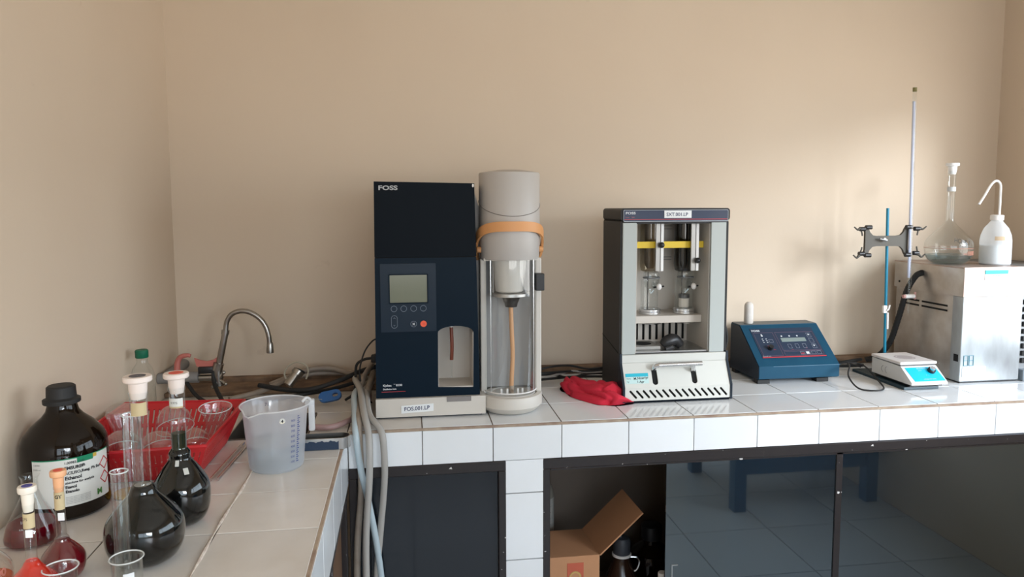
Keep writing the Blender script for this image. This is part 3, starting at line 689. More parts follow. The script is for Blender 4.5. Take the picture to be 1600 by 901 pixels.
part('handle_arm', MB().tube([(.865,.176,.092),(.860,.160,.104),(.858,.153,.117)], .0072, 10), silver, sx_)
b = MB(); b.x = sm; b.box(.640,.714,-.0008,0,.014,.036); part('service_sticker', b, mat('sticker_pale',(.50,.68,.66),rough=.5), sx_, 0, 'pale green service sticker with handwriting')
b = MB(); b.x = sm; b.box(.640,.714,-.0008,0,.036,.047); part('sticker_header', b, teal, sx_, 0, 'blue sticker header')
b = MB(); b.x = sm
b.text('Nama', .006, lambda u, v: (.642+u, -.0011, .0285+v)); b.text('Tgl', .006, lambda u, v: (.642+u, -.0011, .0185+v))
b.text('M.Nizar/pr', .011, lambda u, v: (.665+u, -.0011, .0265+v+.05*u), bold=.0002); b.text('1 Apr', .010, lambda u, v: (.675+u, -.0011, .0165+v), bold=.0002)
part('sticker_writing', b, ink, sx_, 0)

# ------------------------------------------------------------------ control unit
cu = thing('control_unit', 'blue wedge-shaped control unit with sloped keypad and small display', 'machine', (1.32, .42, 0))
prof = [(.325,.018),(.325,.062),(.480,.182),(.553,.180),(.553,.012),(.34,.012)]
b = MB().plate(prof, [], 1.168, 1.467, 'x'); part('casing', b, ctl_blue, cu, 0)
part('side_panel', MB().plate([(.328,.020),(.328,.0605),(.482,.179),(.551,.177),(.551,.014),(.342,.014)], [], 1.166, 1.1685, 'x'), mat('dark_side',(.010,.022,.040),rough=.5), cu, 0)
part('top_plate', MB().box(1.169,1.466,.482,.552,.1795,.1835), mat('top_grey_blue',(.06,.08,.095),rough=.45,noise=.5,nscale=10,c2=(.10,.11,.11)), cu, 0)
for x0, y0 in ((1.165,.325),(1.385,.325),(1.165,.50),(1.425,.50)):
    part('foot', MB().box(x0,x0+.045,y0+.004,y0+.035,0,.014,.001,1), rubber, cu, 0)
ca = Vector((0,.155,.12)).normalized(); Ls = math.hypot(.155,.12)
pm = Matrix(((1,0,0,1.168),(0,ca.z,ca.y,.325),(0,-ca.y,ca.z,.062),(0,0,0,1)))     # u, outward depth (neg = out), v along slope
def cp(): b = MB(); b.x = pm; return b
def cpo(name, f, m_, label=None): b = cp(); f(b); return part(name, b, m_, cu, 0, label)
cpo('keypad_film', lambda b: b.box(.027,.268,-.0012,.001,.036,.176), slate)
cpo('red_rule', lambda b: b.box(.027,.268,-.0018,-.001,.037,.041), redi)
cpo('display_window', lambda b: b.box(.128,.222,-.0022,-.001,.109,.127), lcd2)
def outline(b, x0, x1, z0, z1, w=.0009): b.plate([(x0,z0),(x1,z0),(x1,z1),(x0,z1)], [[(x0+w,z0+w),(x1-w,z0+w),(x1-w,z1-w),(x0+w,z1-w)]], -.002, -.001)
def f_(b):
    outline(b,.034,.108,.045,.155,.0008); outline(b,.116,.262,.068,.155,.0008); outline(b,.116,.262,.045,.064,.0006)
cpo('panel_outlines', f_, mat('faint_pink',(.16,.10,.14),rough=.5))
def f_(b):
    for k in range(3): outline(b,.143+.028*k,.156+.028*k,.078,.098); 
    for k in range(3): outline(b,.234,.250,.076+.026*k,.096+.026*k)
    for k in range(4): outline(b,.176+.021*k,.192+.021*k,.048,.062)
    outline(b,.080,.096,.108,.122)
cpo('key_outlines', f_, mat('faint_grey',(.20,.22,.27),rough=.5))
def f_(b):
    b.text('FOSS', .011, lambda u, v: (.031+u, -.0018, .161+v), bold=.0004, sx=1.3)
    for x_ in (.136,.166,.196): b.plate(circ(x_,.136,.003,10),[],-.002,-.001)
    b.plate([(.238,.138),(.246,.138),(.242,.145)],[],-.002,-.001); b.plate([(.238,.090),(.246,.090),(.242,.083)],[],-.002,-.001)
    b.box(.198,.209,-.002,-.001,.050,.060)
    b.plate(circ(.062,.140,.0035,10),[],-.002,-.001); b.box(.060,.064,-.002,-.001,.140,.148)
    for k in range(3): b.box(.056,.061,-.002,-.001,.108+.008*k,.110+.008*k); b.box(.070,.075,-.002,-.001,.108+.008*k,.110+.008*k)
    b.text('Control unit', .006, lambda u, v: (.03+u, -.0018, .043+v))
cpo('white_symbols', f_, whitei)
def f_(b):
    b.text('Rinsing', .0055, lambda u, v: (.066+u, -.0018, .090+v)); b.text('Boil', .0055, lambda u, v: (.082+u, -.0018, .072+v)); b.text('min', .005, lambda u, v: (.150+u,-.0018,.071+v)); b.text('set', .005, lambda u, v: (.205+u,-.0018,.075+v))
    b.box(.178,.190,-.002,-.001,.052,.055)
cpo('red_symbols', f_, redi)
b = cp(); b.cyl((.070,-.002,.078),(.070,-.016,.078),.0085); part('rotary_knob', b, black, cu)
part('front_scratches', MB().box(1.22,1.47,.3235,.3248,.0600,.0612), mat('scratch',(.10,.20,.28),rough=.5), cu, 0)
solo('extraction_thimble', MB().lathe([(.0145,0.0),(.0165,.003),(.0165,.062),(.0145,.073),(.008,.079),(.0005,.080)], 1.216,.512, 28).add([],[]), mat('thimble_white',(.66,.62,.57),rough=.8,noise=.4,nscale=40,c2=(.5,.44,.38)), 'white paper thimble standing on the blue control unit', 'thimble', (1.216,.512,0), 'paper thimbles')
bpy.data.objects['extraction_thimble'].location.z += .1835

# ------------------------------------------------------------------ burette stand with stirrer on its base
st = thing('burette_stand', 'blue rod stand with base plate under the stirrer and double clamp', 'stand', (1.70, .42, 0))
part('base_plate', MB().box(1.606,1.735,.172,.46,0,.010,.002), mat('dark_green_base',(.015,.04,.055),rough=.4), st, 0)
RX, RY = 1.7035, .42
part('rod', MB().cyl((RX+.005,RY,.01),(RX-.0085,RY,.607),.0052,14), rodblue, st)
part('rod_boss', MB().lathe([(.012,.010),(.012,.024),(.009,.028)], RX+.005, RY, 18), mat('dark_green_base'), st)
# clamp, X-shaped plate
cl = [(1.602,.508),(1.750,.508)]
def mirror_outline():
    right = [(.040,.0185),(.055,.021),(.066,.032),(.072,.046),(.078,.054),(.084,.051),(.087,.042),(.084,.030),(.084,-.030),(.087,-.042),(.084,-.051),(.078,-.054),(.072,-.046),(.066,-.032),(.055,-.021),(.040,-.0185)]
    left = [(-x,-z) for x, z in right]
    return [(1.682+x, .489+z) for x, z in right[::-1]]+[(1.682+x, .489+z) for x, z in left[::-1]]
clp = part('clamp_plate', MB().plate(mirror_outline(), [], RY-.020, RY-.010), clampm, st, 25)
part('clamp_block', MB().box(RX-.016,RX+.014,RY-.011,RY+.014,.474,.504,.003), clampm, st, 0)
part('thumb_screw', MB().cyl((1.668,RY-.030,.494),(1.668,RY-.020,.494),.006).tube([(1.646,RY-.032,.497),(1.664,RY-.034,.493),(1.672,RY-.033,.492)], lambda t: .0035+.0015*t, 8), steel, st)
for sx2 in (-1, 1):
    for sz2 in (-1, 1):
        x_, z_ = 1.682+sx2*.079, .489+sz2*.050
        part('jaw_roller', MB().cyl((x_-.012, RY-.030, z_),(x_+.010, RY-.030, z_), .0078), black, st)
        x2 = x_+sx2*.028
        part('jaw_roller', MB().cyl((x2-.010, RY-.034, z_-.006*sz2),(x2+.010, RY-.034, z_-.006*sz2), .0078), black, st)
        part('jaw_lever', MB().tube([(x2-.006*sx2,RY-.034,z_-.006*sz2),(x2+.010*sx2,RY-.036,z_-.002*sz2-.002),(x2+.020*sx2,RY-.038,z_-.008),(x2+.034*sx2,RY-.038,z_+.002)], lambda t: .0062-.004*t, 8), clampm, st)
        part('jaw_lever', MB().tube([(x2+.006*sx2,RY-.034,z_-.008*sz2),(x2+.002*sx2,RY-.036,z_-.020*sz2),(x2,RY-.036,z_-.030*sz2)], .0028, 6), clampm, st)
bu = thing('burette', 'long clear burette with blue stripe and white stopcock in the clamp', 'burette', (1.776, .385, .23))
bx_, by_ = 1.7585, .388
def bp(z): return (bx_+(.36-z)*.006/.36*1.0-.0, by_, z)
def bpt(z): return (1.7675-.0, by_, z)
part('tube', MB().tube([(bx_+.012,by_,.375),(bx_-.001,by_,1.035)], .0066, 14, 0, False), glass, bu)
part('blue_stripe', MB().tube([(bx_+.0115,by_+.0048,.355),(bx_+.001,by_+.0048,.985)], .0020, 8, 0), mat('enamel_stripe',(.10,.14,.50),rough=.4), bu)
part('white_back', MB().tube([(bx_+.0115,by_+.0052,.355),(bx_+.001,by_+.0052,.985)], .0048, 8, 0), mat('enamel_white',(.55,.58,.72),rough=.4), bu)
part('taper', MB().lathe([(.0066,.375),(.0066,.335),(.0040,.325),(.0036,.27),(.0030,.24),(.0012,.222)], bx_+.0125, by_, 14, False), glass, bu)
part('stopcock_body', MB().cyl((bx_-.006,by_-.004,.288),(bx_+.030,by_-.004,.288),.0075), white_pl, bu)
part('stopcock_key', MB().cyl((bx_-.014,by_-.004,.288),(bx_-.006,by_-.004,.288),.0068).box(bx_+.030,bx_+.036,by_-.008,by_,.276,.303,.002), mat('pinkish_cap',(.60,.33,.30),rough=.4), bu)
part('top_ring', MB().cyl((bx_-.0012,by_,1.018),(bx_-.0014,by_,1.032),.0072), mat('olive_ring',(.18,.16,.05),rough=.5), bu)
b = MB()
for k in range(60): zz = .37+.010*k; b.box(bx_+.0115-(zz-.355)*.0167-.004, bx_+.0115-(zz-.355)*.0167-.0015 if k%5 else bx_+.0115-(zz-.355)*.0167+.001, by_-.0070, by_-.0067, zz, zz+.0008)
part('graduations', b, mat('faint_blue',(.15,.2,.5),rough=.5), bu, 0)
b = MB(); b.x = Matrix.Translation((RX-.006, RY-.008, .205))
b.box(-.013,.002,-.008,.002,.020,.048,.002).tube([(-.002,-.010,.030),(.004,-.011,.035),(.009,-.010,.050)], .003,8).tube([(.002,-.009,.022),(.003,-.009,.0),(.004,-.009,-.038)], .0038, 8)
solo('cap_clip', b, white_pl, 'white plastic clip hanging on the blue rod', 'clip', (RX-.006, RY-.008, .205))

sr = thing('magnetic_stirrer', 'off-white magnetic stirrer with bright blue control panel', 'stirrer', (1.69, .26, .010))
z0 = .020
part('casing', MB().plate([(.153,z0),(.153,.028),(.212,.072),(.365,.074),(.365,z0)], [], 1.620, 1.752, 'x'), devw, sr, 0)
part('base_pan', MB().box(1.628,1.745,.17,.36,.012,.0205), black, sr, 0)
for x_, y_ in ((1.63,.18),(1.73,.18),(1.63,.34),(1.73,.34)): part('foot', MB().cyl((x_,y_,.010),(x_,y_,.0125),.008), rubber, sr)
part('gasket', MB().box(1.622,1.750,.214,.363,.0735,.0765), inkg, sr, 0)
part('top_plate', MB().box(1.617,1.755,.210,.368,.0765,.0865,.003), mat('stirrer_plate',(.74,.71,.69),rough=.4,noise=.3,nscale=14,c2=(.6,.5,.45)), sr, 0)
part('plate_ring', MB().lathe([(.028,.0867),(.034,.0868),(.034,.0866)], 1.688, .285, 28, False).lathe([(.0,.0868),(.026,.0868)], 1.688, .285, 20, False), mat('plate_wear',(.45,.40,.40),rough=.5), sr)
ss = Vector((0,.059,.044)).normalized()
pm2 = Matrix(((1,0,0,1.620),(0,ss.z,ss.y,.153),(0,-ss.y,ss.z,.028),(0,0,0,1)))
b = MB(); b.x = pm2; b.plate([(.016,.006),(.128,.006),(.122,.066),(.010,.066)], [], -.001, .001); part('control_panel', b, cyan, sr, 0, 'bright cyan control panel')
b = MB(); b.x = pm2; b.cyl((.098,-.001,.048),(.098,-.009,.048),.0125,20); part('speed_knob', b, black, sr)
b = MB(); b.x = pm2; b.cyl((.098,-.009,.048),(.098,-.017,.048),.0085,20); part('knob_cap', b, silver, sr)
b = MB(); b.x = pm2
b.text('MAGNETIC', .007, lambda u, v: (.050+u, -.0013, .058+v)); b.text('stirrer', .005, lambda u, v: (.052+u, -.0013, .050+v)); b.text('STIRRER HOT PLATE', .005, lambda u, v: (.052+u, -.0013, .012+v)); b.text('off   on', .004, lambda u, v: (.07+u, -.0013, .030+v))
part('panel_lettering', b, whitei, sr, 0)
b = MB()
for q in range(2): b.plate([(.30-.02*q+.012*math.cos(math.radians(a)), .045+.012*math.sin(math.radians(a))) for a in range(-80,81,16)]+[(.30-.02*q+.010*math.cos(math.radians(a)), .045+.010*math.sin(math.radians(a))) for a in range(80,-81,-16)], [], 1.6192, 1.6198, 'x')
part('side_logo', b, mat('logo_grey',(.42,.42,.41),rough=.5), sr, 0)

# ------------------------------------------------------------------ stainless chiller and second appliance
ch = thing('water_bath', 'stained stainless steel water bath cabinet with brown lid', 'machine', (1.97, .4, 0))
part('side_body', MB().box(1.857,2.080,.27,.575,.006,.303), stain, ch, 0)
part('front_body', MB().box(1.855,2.086,.226,.275,.006,.303,.002,1), stain_f, ch, 0)
part('hood', MB().plate([(.222,.303),(.222,.400),(.58,.402),(.58,.303)], [], 1.850, 2.090, 'x'), stain, ch, 0)
part('hood_front', MB().box(1.8495,2.0905,.2195,.2225,.3035,.400), mat('hood_steel',(.44,.37,.34),rough=.34,metal=.7,noise=.9,nscale=10,c2=(.30,.23,.20)), ch, 0)
part('lid', MB().box(1.849,2.091,.219,.582,.400,.4045), stain_r, ch, 0)
part('plinth', MB().box(1.862,2.082,.232,.57,0,.007), black, ch, 0)
for y0, y1 in ((.445,.545),(.30,.43)):
    for zz in (.262,.245): part('vent_slot', MB().box(1.8555,1.858,y0,y1,zz-.003,zz+.0035), void, ch, 0)
part('socket', MB().box(1.8535,1.856,.236,.256,.075,.100), void, ch, 0)
part('screw', MB().cyl((1.848,.55,.325),(1.851,.55,.325),.004), rubber, ch)
part('screw', MB().cyl((1.855,.33,.05),(1.858,.33,.05),.004), silver, ch)
part('grommet', MB().cyl((1.845,.428,.368),(1.852,.428,.368),.011), rubber, ch)
part('service_sticker', MB().box(1.927,2.015,.2183,.2195,.360,.394), mat('sticker_white',(.70,.80,.82),rough=.5), ch, 0, 'pale service sticker with teal header')
part('sticker_header', MB().box(1.927,2.015,.2175,.2185,.381,.394), teal, ch, 0)
part('sticker_writing', MB().text('Nama Alat', .007, on_front(1.955,.2172,.373)).text('Tgl', .006, on_front(1.962,.2172,.366)), ink, ch, 0)
b = MB()
for x0 in (1.868,1.889): b.plate([(x0,.062),(x0+.017,.062),(x0+.017,.098),(x0,.098)], [[(x0+.0012,.0632),(x0+.0158,.0632),(x0+.0158,.0800),(x0+.0012,.0800)],[(x0+.0012,.0812),(x0+.0158,.0812),(x0+.0158,.0968),(x0+.0012,.0968)]], .2245, .2262)
part('inventory_mark', b, mat('teal_ink',(.01,.22,.30),rough=.5), ch, 0)
part('white_patch', MB().box(1.864,1.955,.2245,.2262,.022,.058), mat('patch',(.72,.72,.70),rough=.5), ch, 0)
ap = thing('louvred_appliance', 'dark louvred appliance with blue corner beside the water bath', 'machine', (2.2, .4, 0))
part('body', MB().box(2.104,2.294,.25,.58,.04,.40), mat('grey_body',(.28,.29,.30),rough=.4,metal=.4), ap, 0)
part('corner_trim', MB().box(2.098,2.108,.243,.30,.30,.40), mat('trim_blue',(.01,.03,.13),rough=.4), ap, 0)
for k in range(9): part('louvre', MB().box(2.11,2.294,.242,.252,.06+.026*k,.078+.026*k,.002,1), black, ap, 0)
part('top_face', MB().box(2.10,2.294,.245,.58,.40,.404), mat('top_grey',(.20,.20,.20),rough=.5), ap, 0)
part('foot_base', MB().box(2.098,2.294,.22,.58,0,.04,.003), mat('base_grey',(.22,.26,.29),rough=.5), ap, 0)
part('front_upper', MB().box(2.108,2.294,.244,.25,.30,.398), mat('upper_cream',(.35,.32,.27),rough=.5), ap, 0)

# things on the lid
LZ = .4045
def vol_flask(name, label, x, y, z, R, H, neck, m_liq, level, grp, stopper=True, m_stop=None, dot=None, tagm=True, neck_liq=None, jn=2.15):
    """volumetric flask: pear-shaped bulb, long neck, stopper"""
    t = thing(name, label, 'flask', (x, y, z), grp)
    q = jn/2.15; K_ = [(R*.55,.0),(R*.80,R*.14*q),(R*.96,R*.45*q),(R,R*.84*q),(R*.955,R*1.13*q),(R*.80,R*1.38*q),(R*.58,R*1.64*q),(R*.38,R*1.86*q),(max(neck*1.45,R*.24),R*2.03*q),(neck*1.08,R*jn),(neck,R*(jn+.12))]
    bulb = [(.0,.0)]+[(p.x, p.z) for p in spline([(a_,0,b_) for a_, b_ in K_], 4)]
    pr = [(r_, z+h) for r_, h in bulb]+[(neck, z+H*.97),(neck*1.12, z+H*.985),(neck*1.12, z+H)]
    part('glass_body', MB().lathe(pr, x, y, 48, False), glass, t)
    zl = level
    lp = []
    for i in range(len(bulb)):
        r_, h = bulb[i]
        if h <= zl: lp.append((max(r_-.0012,0), z+h+.001))
        else:
            r0, h0 = bulb[i-1]; k = (zl-h0)/(h-h0); lp.append((r0+(r_-r0)*k-.0012, z+zl)); break
    else: lp.append((neck-.0012, z+zl))
    part('liquid', MB().lathe(lp+[(0.0003, z+lp[-1][1]-z)], x, y, 48, False), m_liq, t)
    if neck_liq: part('neck_liquid', MB().cyl((x,y,z+R*(jn-.2)),(x,y,z+neck_liq),neck-.001,24), green_liq, t)
    if stopper:
        zt = z+H
        part('stopper', MB().lathe([(neck*.85,zt-.012),(neck*1.0,zt),(neck*1.05,zt+.004),(neck*1.08,zt+.016),(neck*1.55,zt+.018),(neck*1.65,zt+.020),(neck*1.65,zt+.026),(neck*1.55,zt+.028),(neck*1.2,zt+.028)], x, y, 10 if False else 28), m_stop or white_pl, t)
        if dot: part('stopper_dot', MB().lathe([(0.0005,zt+.0285),(neck*.95,zt+.0285),(neck*.95,zt+.0275)], x, y, 20, False), dot, t)
    return t
vf = vol_flask('volumetric_flask', 'clear flask marked in red, standing on the stainless lid', 1.918, .385, LZ, .079, .335, .0135, water, .034, 'volumetric flasks', True, mat('white_stop',(.84,.84,.83),rough=.3), jn=1.97)
b = MB(); b.text('1000', .022, on_cyl(1.918,.385,.0795,.12,LZ+.034), bold=.0004); b.text('ml', .014, on_cyl(1.918,.385,.0795,-.05,LZ+.036)); b.lathe([(.0797,LZ+.058),(.0797,LZ+.0592)], 1.918,.385, 40, False)
part('volume_mark', b, mat('brown_red_ink',(.42,.16,.11),rough=.5), vf, 0)
part('handwriting', MB().text('HCl  0,1', .022, lambda u, v: (1.885+u, .385-.0665-.0, LZ+.082+v-.18*u), sx=.85), ink, vf, 0)
part('frosted_band', MB().lathe([(.0139,LZ+.262),(.0139,LZ+.278)], 1.918, .385, 20, False), mat('frost',(.6,.62,.62),rough=.8), vf)
wb = thing('wash_bottle', 'white squeeze wash bottle with bent spout on the stainless lid', 'bottle', (2.055, .325, LZ))
WX, WYb = 2.055, .325
part('body', MB().lathe([(.0,0+LZ),(.046,LZ),(.0495,LZ+.004),(.0495,LZ+.085),(.047,LZ+.105),(.038,LZ+.130),(.024,LZ+.148),(.019,LZ+.155),(.019,LZ+.160)], WX, WYb, 36, False), milkw, wb)
part('water_fill', MB().lathe([(.0,LZ+.002),(.045,LZ+.002),(.048,LZ+.006),(.048,LZ+.070),(.0,LZ+.070)], WX, WYb, 32, False), mat('fill_tint',(.66,.74,.77),rough=.4), wb)
part('cap', MB().lathe([(.020,LZ+.158),(.0215,LZ+.160),(.0215,LZ+.176),(.014,LZ+.178)], WX, WYb, 24), white_pl, wb)
part('spout', MB().tube([(WX+.008,WYb,LZ+.176),(WX+.008,WYb,LZ+.25),(WX+.006,WYb,LZ+.285),(WX-.010,WYb,LZ+.298),(WX-.030,WYb,LZ+.285),(WX-.055,WYb,LZ+.245),(WX-.075,WYb,LZ+.215)], .0042, 10), white_pl, wb)
part('worn_label', MB().lathe([(.0498,LZ+.088),(.0492,LZ+.102)], WX, WYb, 8, False, math.radians(225), math.radians(262)), mat('tan_patch',(.55,.42,.28),rough=.7), wb)
solo('extraction_thimble', MB().lathe([(.0145,.0),(.0165,.003),(.0165,.068),(.0145,.076),(.008,.080),(.0005,.081)], 2.168, .40, 24), mat('thimble_white'), 'white paper thimble behind the wash bottle on the stainless lid', 'thimble', (2.168,.40,0), 'paper thimbles').location.z += LZ

# ------------------------------------------------------------------ left counter: reagent bottle and flasks
ab = thing('reagent_bottle', 'large dark amber bottle with printed label and black screw cap', 'bottle', (-.737, -.440, 0))
AX, AY, AR = -.737, -.440, .0795
part('glass_body', MB().lathe([(.0,.0),(.070,.0),(.077,.006),(.0795,.018),(.0795,.130),(.078,.147),(.071,.163),(.055,.182),(.038,.197),(.030,.208),(.027,.220),(.027,.228)], AX, AY, 56), amber, ab)
part('screw_cap', MB().lathe([(.029,.224),(.034,.224),(.0345,.226),(.0345,.232),(.030,.234),(.0275,.236),(.0265,.257),(.023,.260),(.0,.260)], AX, AY, 20), rubber, ab, 20)
a0 = math.radians(-20); a1 = math.radians(90)
def curved(r, A0, A1, z0, z1, n=24):
    V = []; F = []
    for k in range(n+1):
        a = A0+(A1-A0)*k/n; V += [(AX+r*math.sin(a), AY-r*math.cos(a), z0), (AX+r*math.sin(a), AY-r*math.cos(a), z1)]
    for k in range(n): F.append((2*k, 2*k+2, 2*k+3, 2*k+1))
    return MB().add(V, F)
lab = part('label', curved(AR+.0006, a0, a1, .032, .128), paperw, ab)
part('label_stripe', curved(AR+.0010, a0, a1, .1265, .1285), mgreen, lab)
part('label_flag', curved(AR+.0012, math.radians(38), math.radians(60), .117, .1275), mgreen, lab)
part('label_flag', curved(AR+.0011, math.radians(60), math.radians(66), .120, .1275), mat('label_gold',(.55,.36,.05),rough=.5), lab)
b = MB(); R_ = AR+.0012
def lt(s_, size, ang, z_, bold=0): b.text(s_, size, on_cyl(AX, AY, R_, math.radians(ang), z_), bold=bold, sx=1.0)
lt('1.00983.2500', .0066, 22, .1175, .0002); lt('EMSURE®', .0085, 22, .1065, .0004); lt('ACS,ISO,Reag. Ph Eur', .0078, 22, .0965, .0003)
lt('Ethanol', .0098, 22, .0858, .0004); lt('absolute for analysis', .0066, 22, .0775, .0002); lt('Etanol', .0078, 22, .0685, .0004); lt('Etanolo', .0078, 22, .0598, .0004)
part('label_lettering', b, ink, lab, 0)
b = MB()
for k in range(5): lt('________________', .005, 4, .051-.0032*k) if False else b.text('Flammable liquid and vapour keep away', .0028, on_cyl(AX, AY, R_, math.radians(22), .0500-.0032*k))
lt('1.00983', .0046, -18, .118); lt('2500 ml', .0046, -18, .109)
part('small_print', b, inkg, lab, 0)
b = MB()
for zc_ in (.100,.070):
    for k in range(4):
        c4 = [(0,.013),(.013,0),(0,-.013),(-.013,0)]; p, q = c4[k], c4[(k+1)%4]
        pts_ = [on_cyl(AX,AY,R_,math.radians(80),zc_)(p[0]+(q[0]-p[0])*i/4, p[1]+(q[1]-p[1])*i/4) for i in range(5)]
        b.tube(pts_, .0009, 4, 0)
part('hazard_diamonds', b, redi, lab, 0)
b = MB().text('M', .016, on_cyl(AX,AY,R_,math.radians(64),.040), bold=.0008); part('maker_mark', b, mat('mark_green',(.04,.16,.02),rough=.5), lab, 0)

def neck_label(t, x, y, r, z0, z1, m_, ang0=-60, ang1=60, name='neck_label'):
    part(name, MB().lathe([(r, z0), (r, z1)], x, y, 12, False, math.radians(270+ang0), math.radians(270+ang1)), m_, t)
ylab = mat('yellowed_label', (.52,.42,.24), rough=.6)
f1 = vol_flask('volumetric_flask', 'big flask of black liquid, grey-dotted stopper, nearest the front', -.499, -.698, 0, .0655, .302, .0142, black_liq, .136, 'volumetric flasks', True, stop_pl, mat('dot_grey',(.09,.09,.11),rough=.5), jn=2.12)
neck_label(f1, -.499, -.698, .0145, .262, .285, ylab, -40, 75)
part('liquid_surface', MB().lathe([(.001,.137),(.0140,.137)], -.499, -.698, 20, False), mat('rim_grey',(.2,.19,.17),rough=.3), f1)
f2 = vol_flask('volumetric_flask', 'flask of black liquid with red-dotted stopper beside the basket', -.482, -.545, 0, .0545, .272, .0142, black_liq, .149, 'volumetric flasks', True, stop_pl, mat('dot_red',(.75,.10,.06),rough=.5), neck_liq=.181, jn=2.75)
neck_label(f2, -.482, -.545, .0145, .236, .252, paperw, -80, 60)
neck_label(f2, -.482, -.545, .0145, .233, .236, ylab, -80, 60, 'label_edge')
part('label_print', MB().text('9.975', .006, on_cyl(-.482,-.545,.0148,-.6,.2415)), ink, f2, 0)
b = MB(); b.plate([(-.4795,.140),(-.4665,.140),(-.4705,.125),(-.473,.124)], [], -.5785, -.578) if False else None
def bulb_patch(x, y, R, a, zz, w, h):
    return MB().add([(x+R*math.sin(a+dx), y-R*math.cos(a+dx), zz+dz) for dx, dz, R in ((-w,h,R*.80),(w,h,R*.80),(w*.8,-h,R*1.02),(-w*.8,-h,R*1.02))], [(0,1,2,3)])
part('paper_patch', bulb_patch(-.482,-.545,.030,.10,.128,.14,.005), mat('patch_grey',(.50,.50,.46),rough=.7), f2)
part('paper_patch', bulb_patch(-.482,-.545,.043,.55,.114,.13,.005), mat('patch_grey'), f2)
f3 = vol_flask('volumetric_flask', 'small flask of orange-red liquid, blue-dotted stopper, at front left', -.611, -.850, 0, .0390, .172, .0078, org_liq, .082, 'volumetric flasks', True, mat('stop_cream',(.78,.72,.62),rough=.4), mat('dot_blue',(.05,.05,.30),rough=.5))
neck_label(f3, -.611, -.850, .0081, .135, .158, ylab, -90, 90); part('label_print', MB().text('275', .006, on_cyl(-.611,-.85,.0083,-.9,.148)), ink, f3, 0)
part('white_tag', MB().box(-.613,-.603,-.8592,-.8585,.122,.134), paper, f3, 0)
f4 = vol_flask('volumetric_flask', 'small flask of dark red liquid, orange stopper, before the amber bottle', -.614, -.745, 0, .0345, .158, .0075, red_liq, .067, 'volumetric flasks', True, mat('stop_orange',(.80,.42,.22),rough=.45), mat('dot_red'))
neck_label(f4, -.614, -.745, .0079, .120, .150, ylab, -90, 90); part('label_print', MB().text('GT', .008, on_cyl(-.614,-.745,.0082,-.5,.140), bold=.0003), ink, f4, 0)
part('white_tag', MB().box(-.614,-.604,-.7545,-.7538,.103,.116), paper, f4, 0)
f5 = vol_flask('volumetric_flask', 'clear flask of orange liquid cut off at the left edge', -.712, -.800, 0, .0450, .20, .0095, oran_liq, .030, 'volumetric flasks', True)
part('volume_mark', MB().text('500', .017, on_cyl(-.712,-.80,.0455,.75,.045), bold=.0008), mat('brown_red_ink'), f5, 0)
er = thing('erlenmeyer_flask', 'conical flask of dark red liquid beside the amber bottle', 'flask', (-.727,-.580,0))
EX, EY = -.735, -.588
part('glass_body', MB().lathe([(.0,.0),(.040,.0),(.0465,.006),(.0470,.014),(.042,.035),(.017,.085),(.0135,.098),(.0135,.120),(.017,.126)], EX, EY, 40, False), glass, er)
part('liquid', MB().lathe([(.0,.002),(.040,.002),(.0455,.007),(.0458,.014),(.0405,.036),(.0001,.036)], EX, EY, 40, False), red_liq, er)
part('volume_mark', MB().text('100 ml', .008, lambda u, v: (EX-.004+u, EY-.034+.0, .046+v)).text('50', .007, lambda u, v: (EX-.004+u, EY-.039, .034+v)), whitei, er, 0)

def open_cyl(name, label, cat, x, y, r, h, m_=glass, lip=.0015, spoutf=True, grp=None, base=0):
    t = thing(name, label, cat, (x, y, base), grp)
    pr = [(.0,base),(r*.9,base),(r,base+.003),(r,base+h-.004),(r+lip,base+h),(r+lip-.0012,base+h+.0008),(r-.0012,base+h-.004),(r-.0012,base+.004),(.0,base+.003)]
    part('glass_wall', MB().lathe(pr, x, y, 36, False), m_, t)
    part('rim', MB().tube([(x+(r+lip*.6)*math.cos(a*PI/12), y+(r+lip*.6)*math.sin(a*PI/12), base+h) for a in range(25)], .0011, 6, 0), mat('rim_glass',(.62,.64,.64),rough=.2), t)
    return t
t = open_cyl('beaker', 'small glass beaker at the bottom edge before the black-liquid flask', 'beaker', -.478, -.842, .0225, .073, lip=.0035, grp='small glass beakers')
part('frosted_patch', MB().lathe([(.0228,.040),(.0228,.056)], -.478, -.842, 8, False, math.radians(275), math.radians(315)), mat('frost'), t)
t = open_cyl('beaker', 'small glass beaker at the bottom edge beside the orange-red flask', 'beaker', -.571, -.850, .0225, .068, lip=.0035, grp='small glass beakers')
t = open_cyl('test_tube', 'thick glass tube standing upright between small beaker and big flask', 'tube', -.508, -.775, .0125, .189)
t = open_cyl('measuring_cylinder', 'tall clear cylinder standing behind the two black-liquid flasks', 'cylinder', -.553, -.585, .0165, .232)
part('foot', MB().lathe([(.026,.0),(.028,.003),(.018,.006)], -.553, -.585, 24), glass, t)
solo('yellow_lid', MB().lathe([(.028,0),(.03,.004),(.028,.008),(.0,.009)], -.640, -.385, 28), mat('mustard_plastic',(.60,.34,.04),rough=.5), 'mustard yellow plastic lid between amber bottle and red basket', 'lid', (-.640,-.385,0))

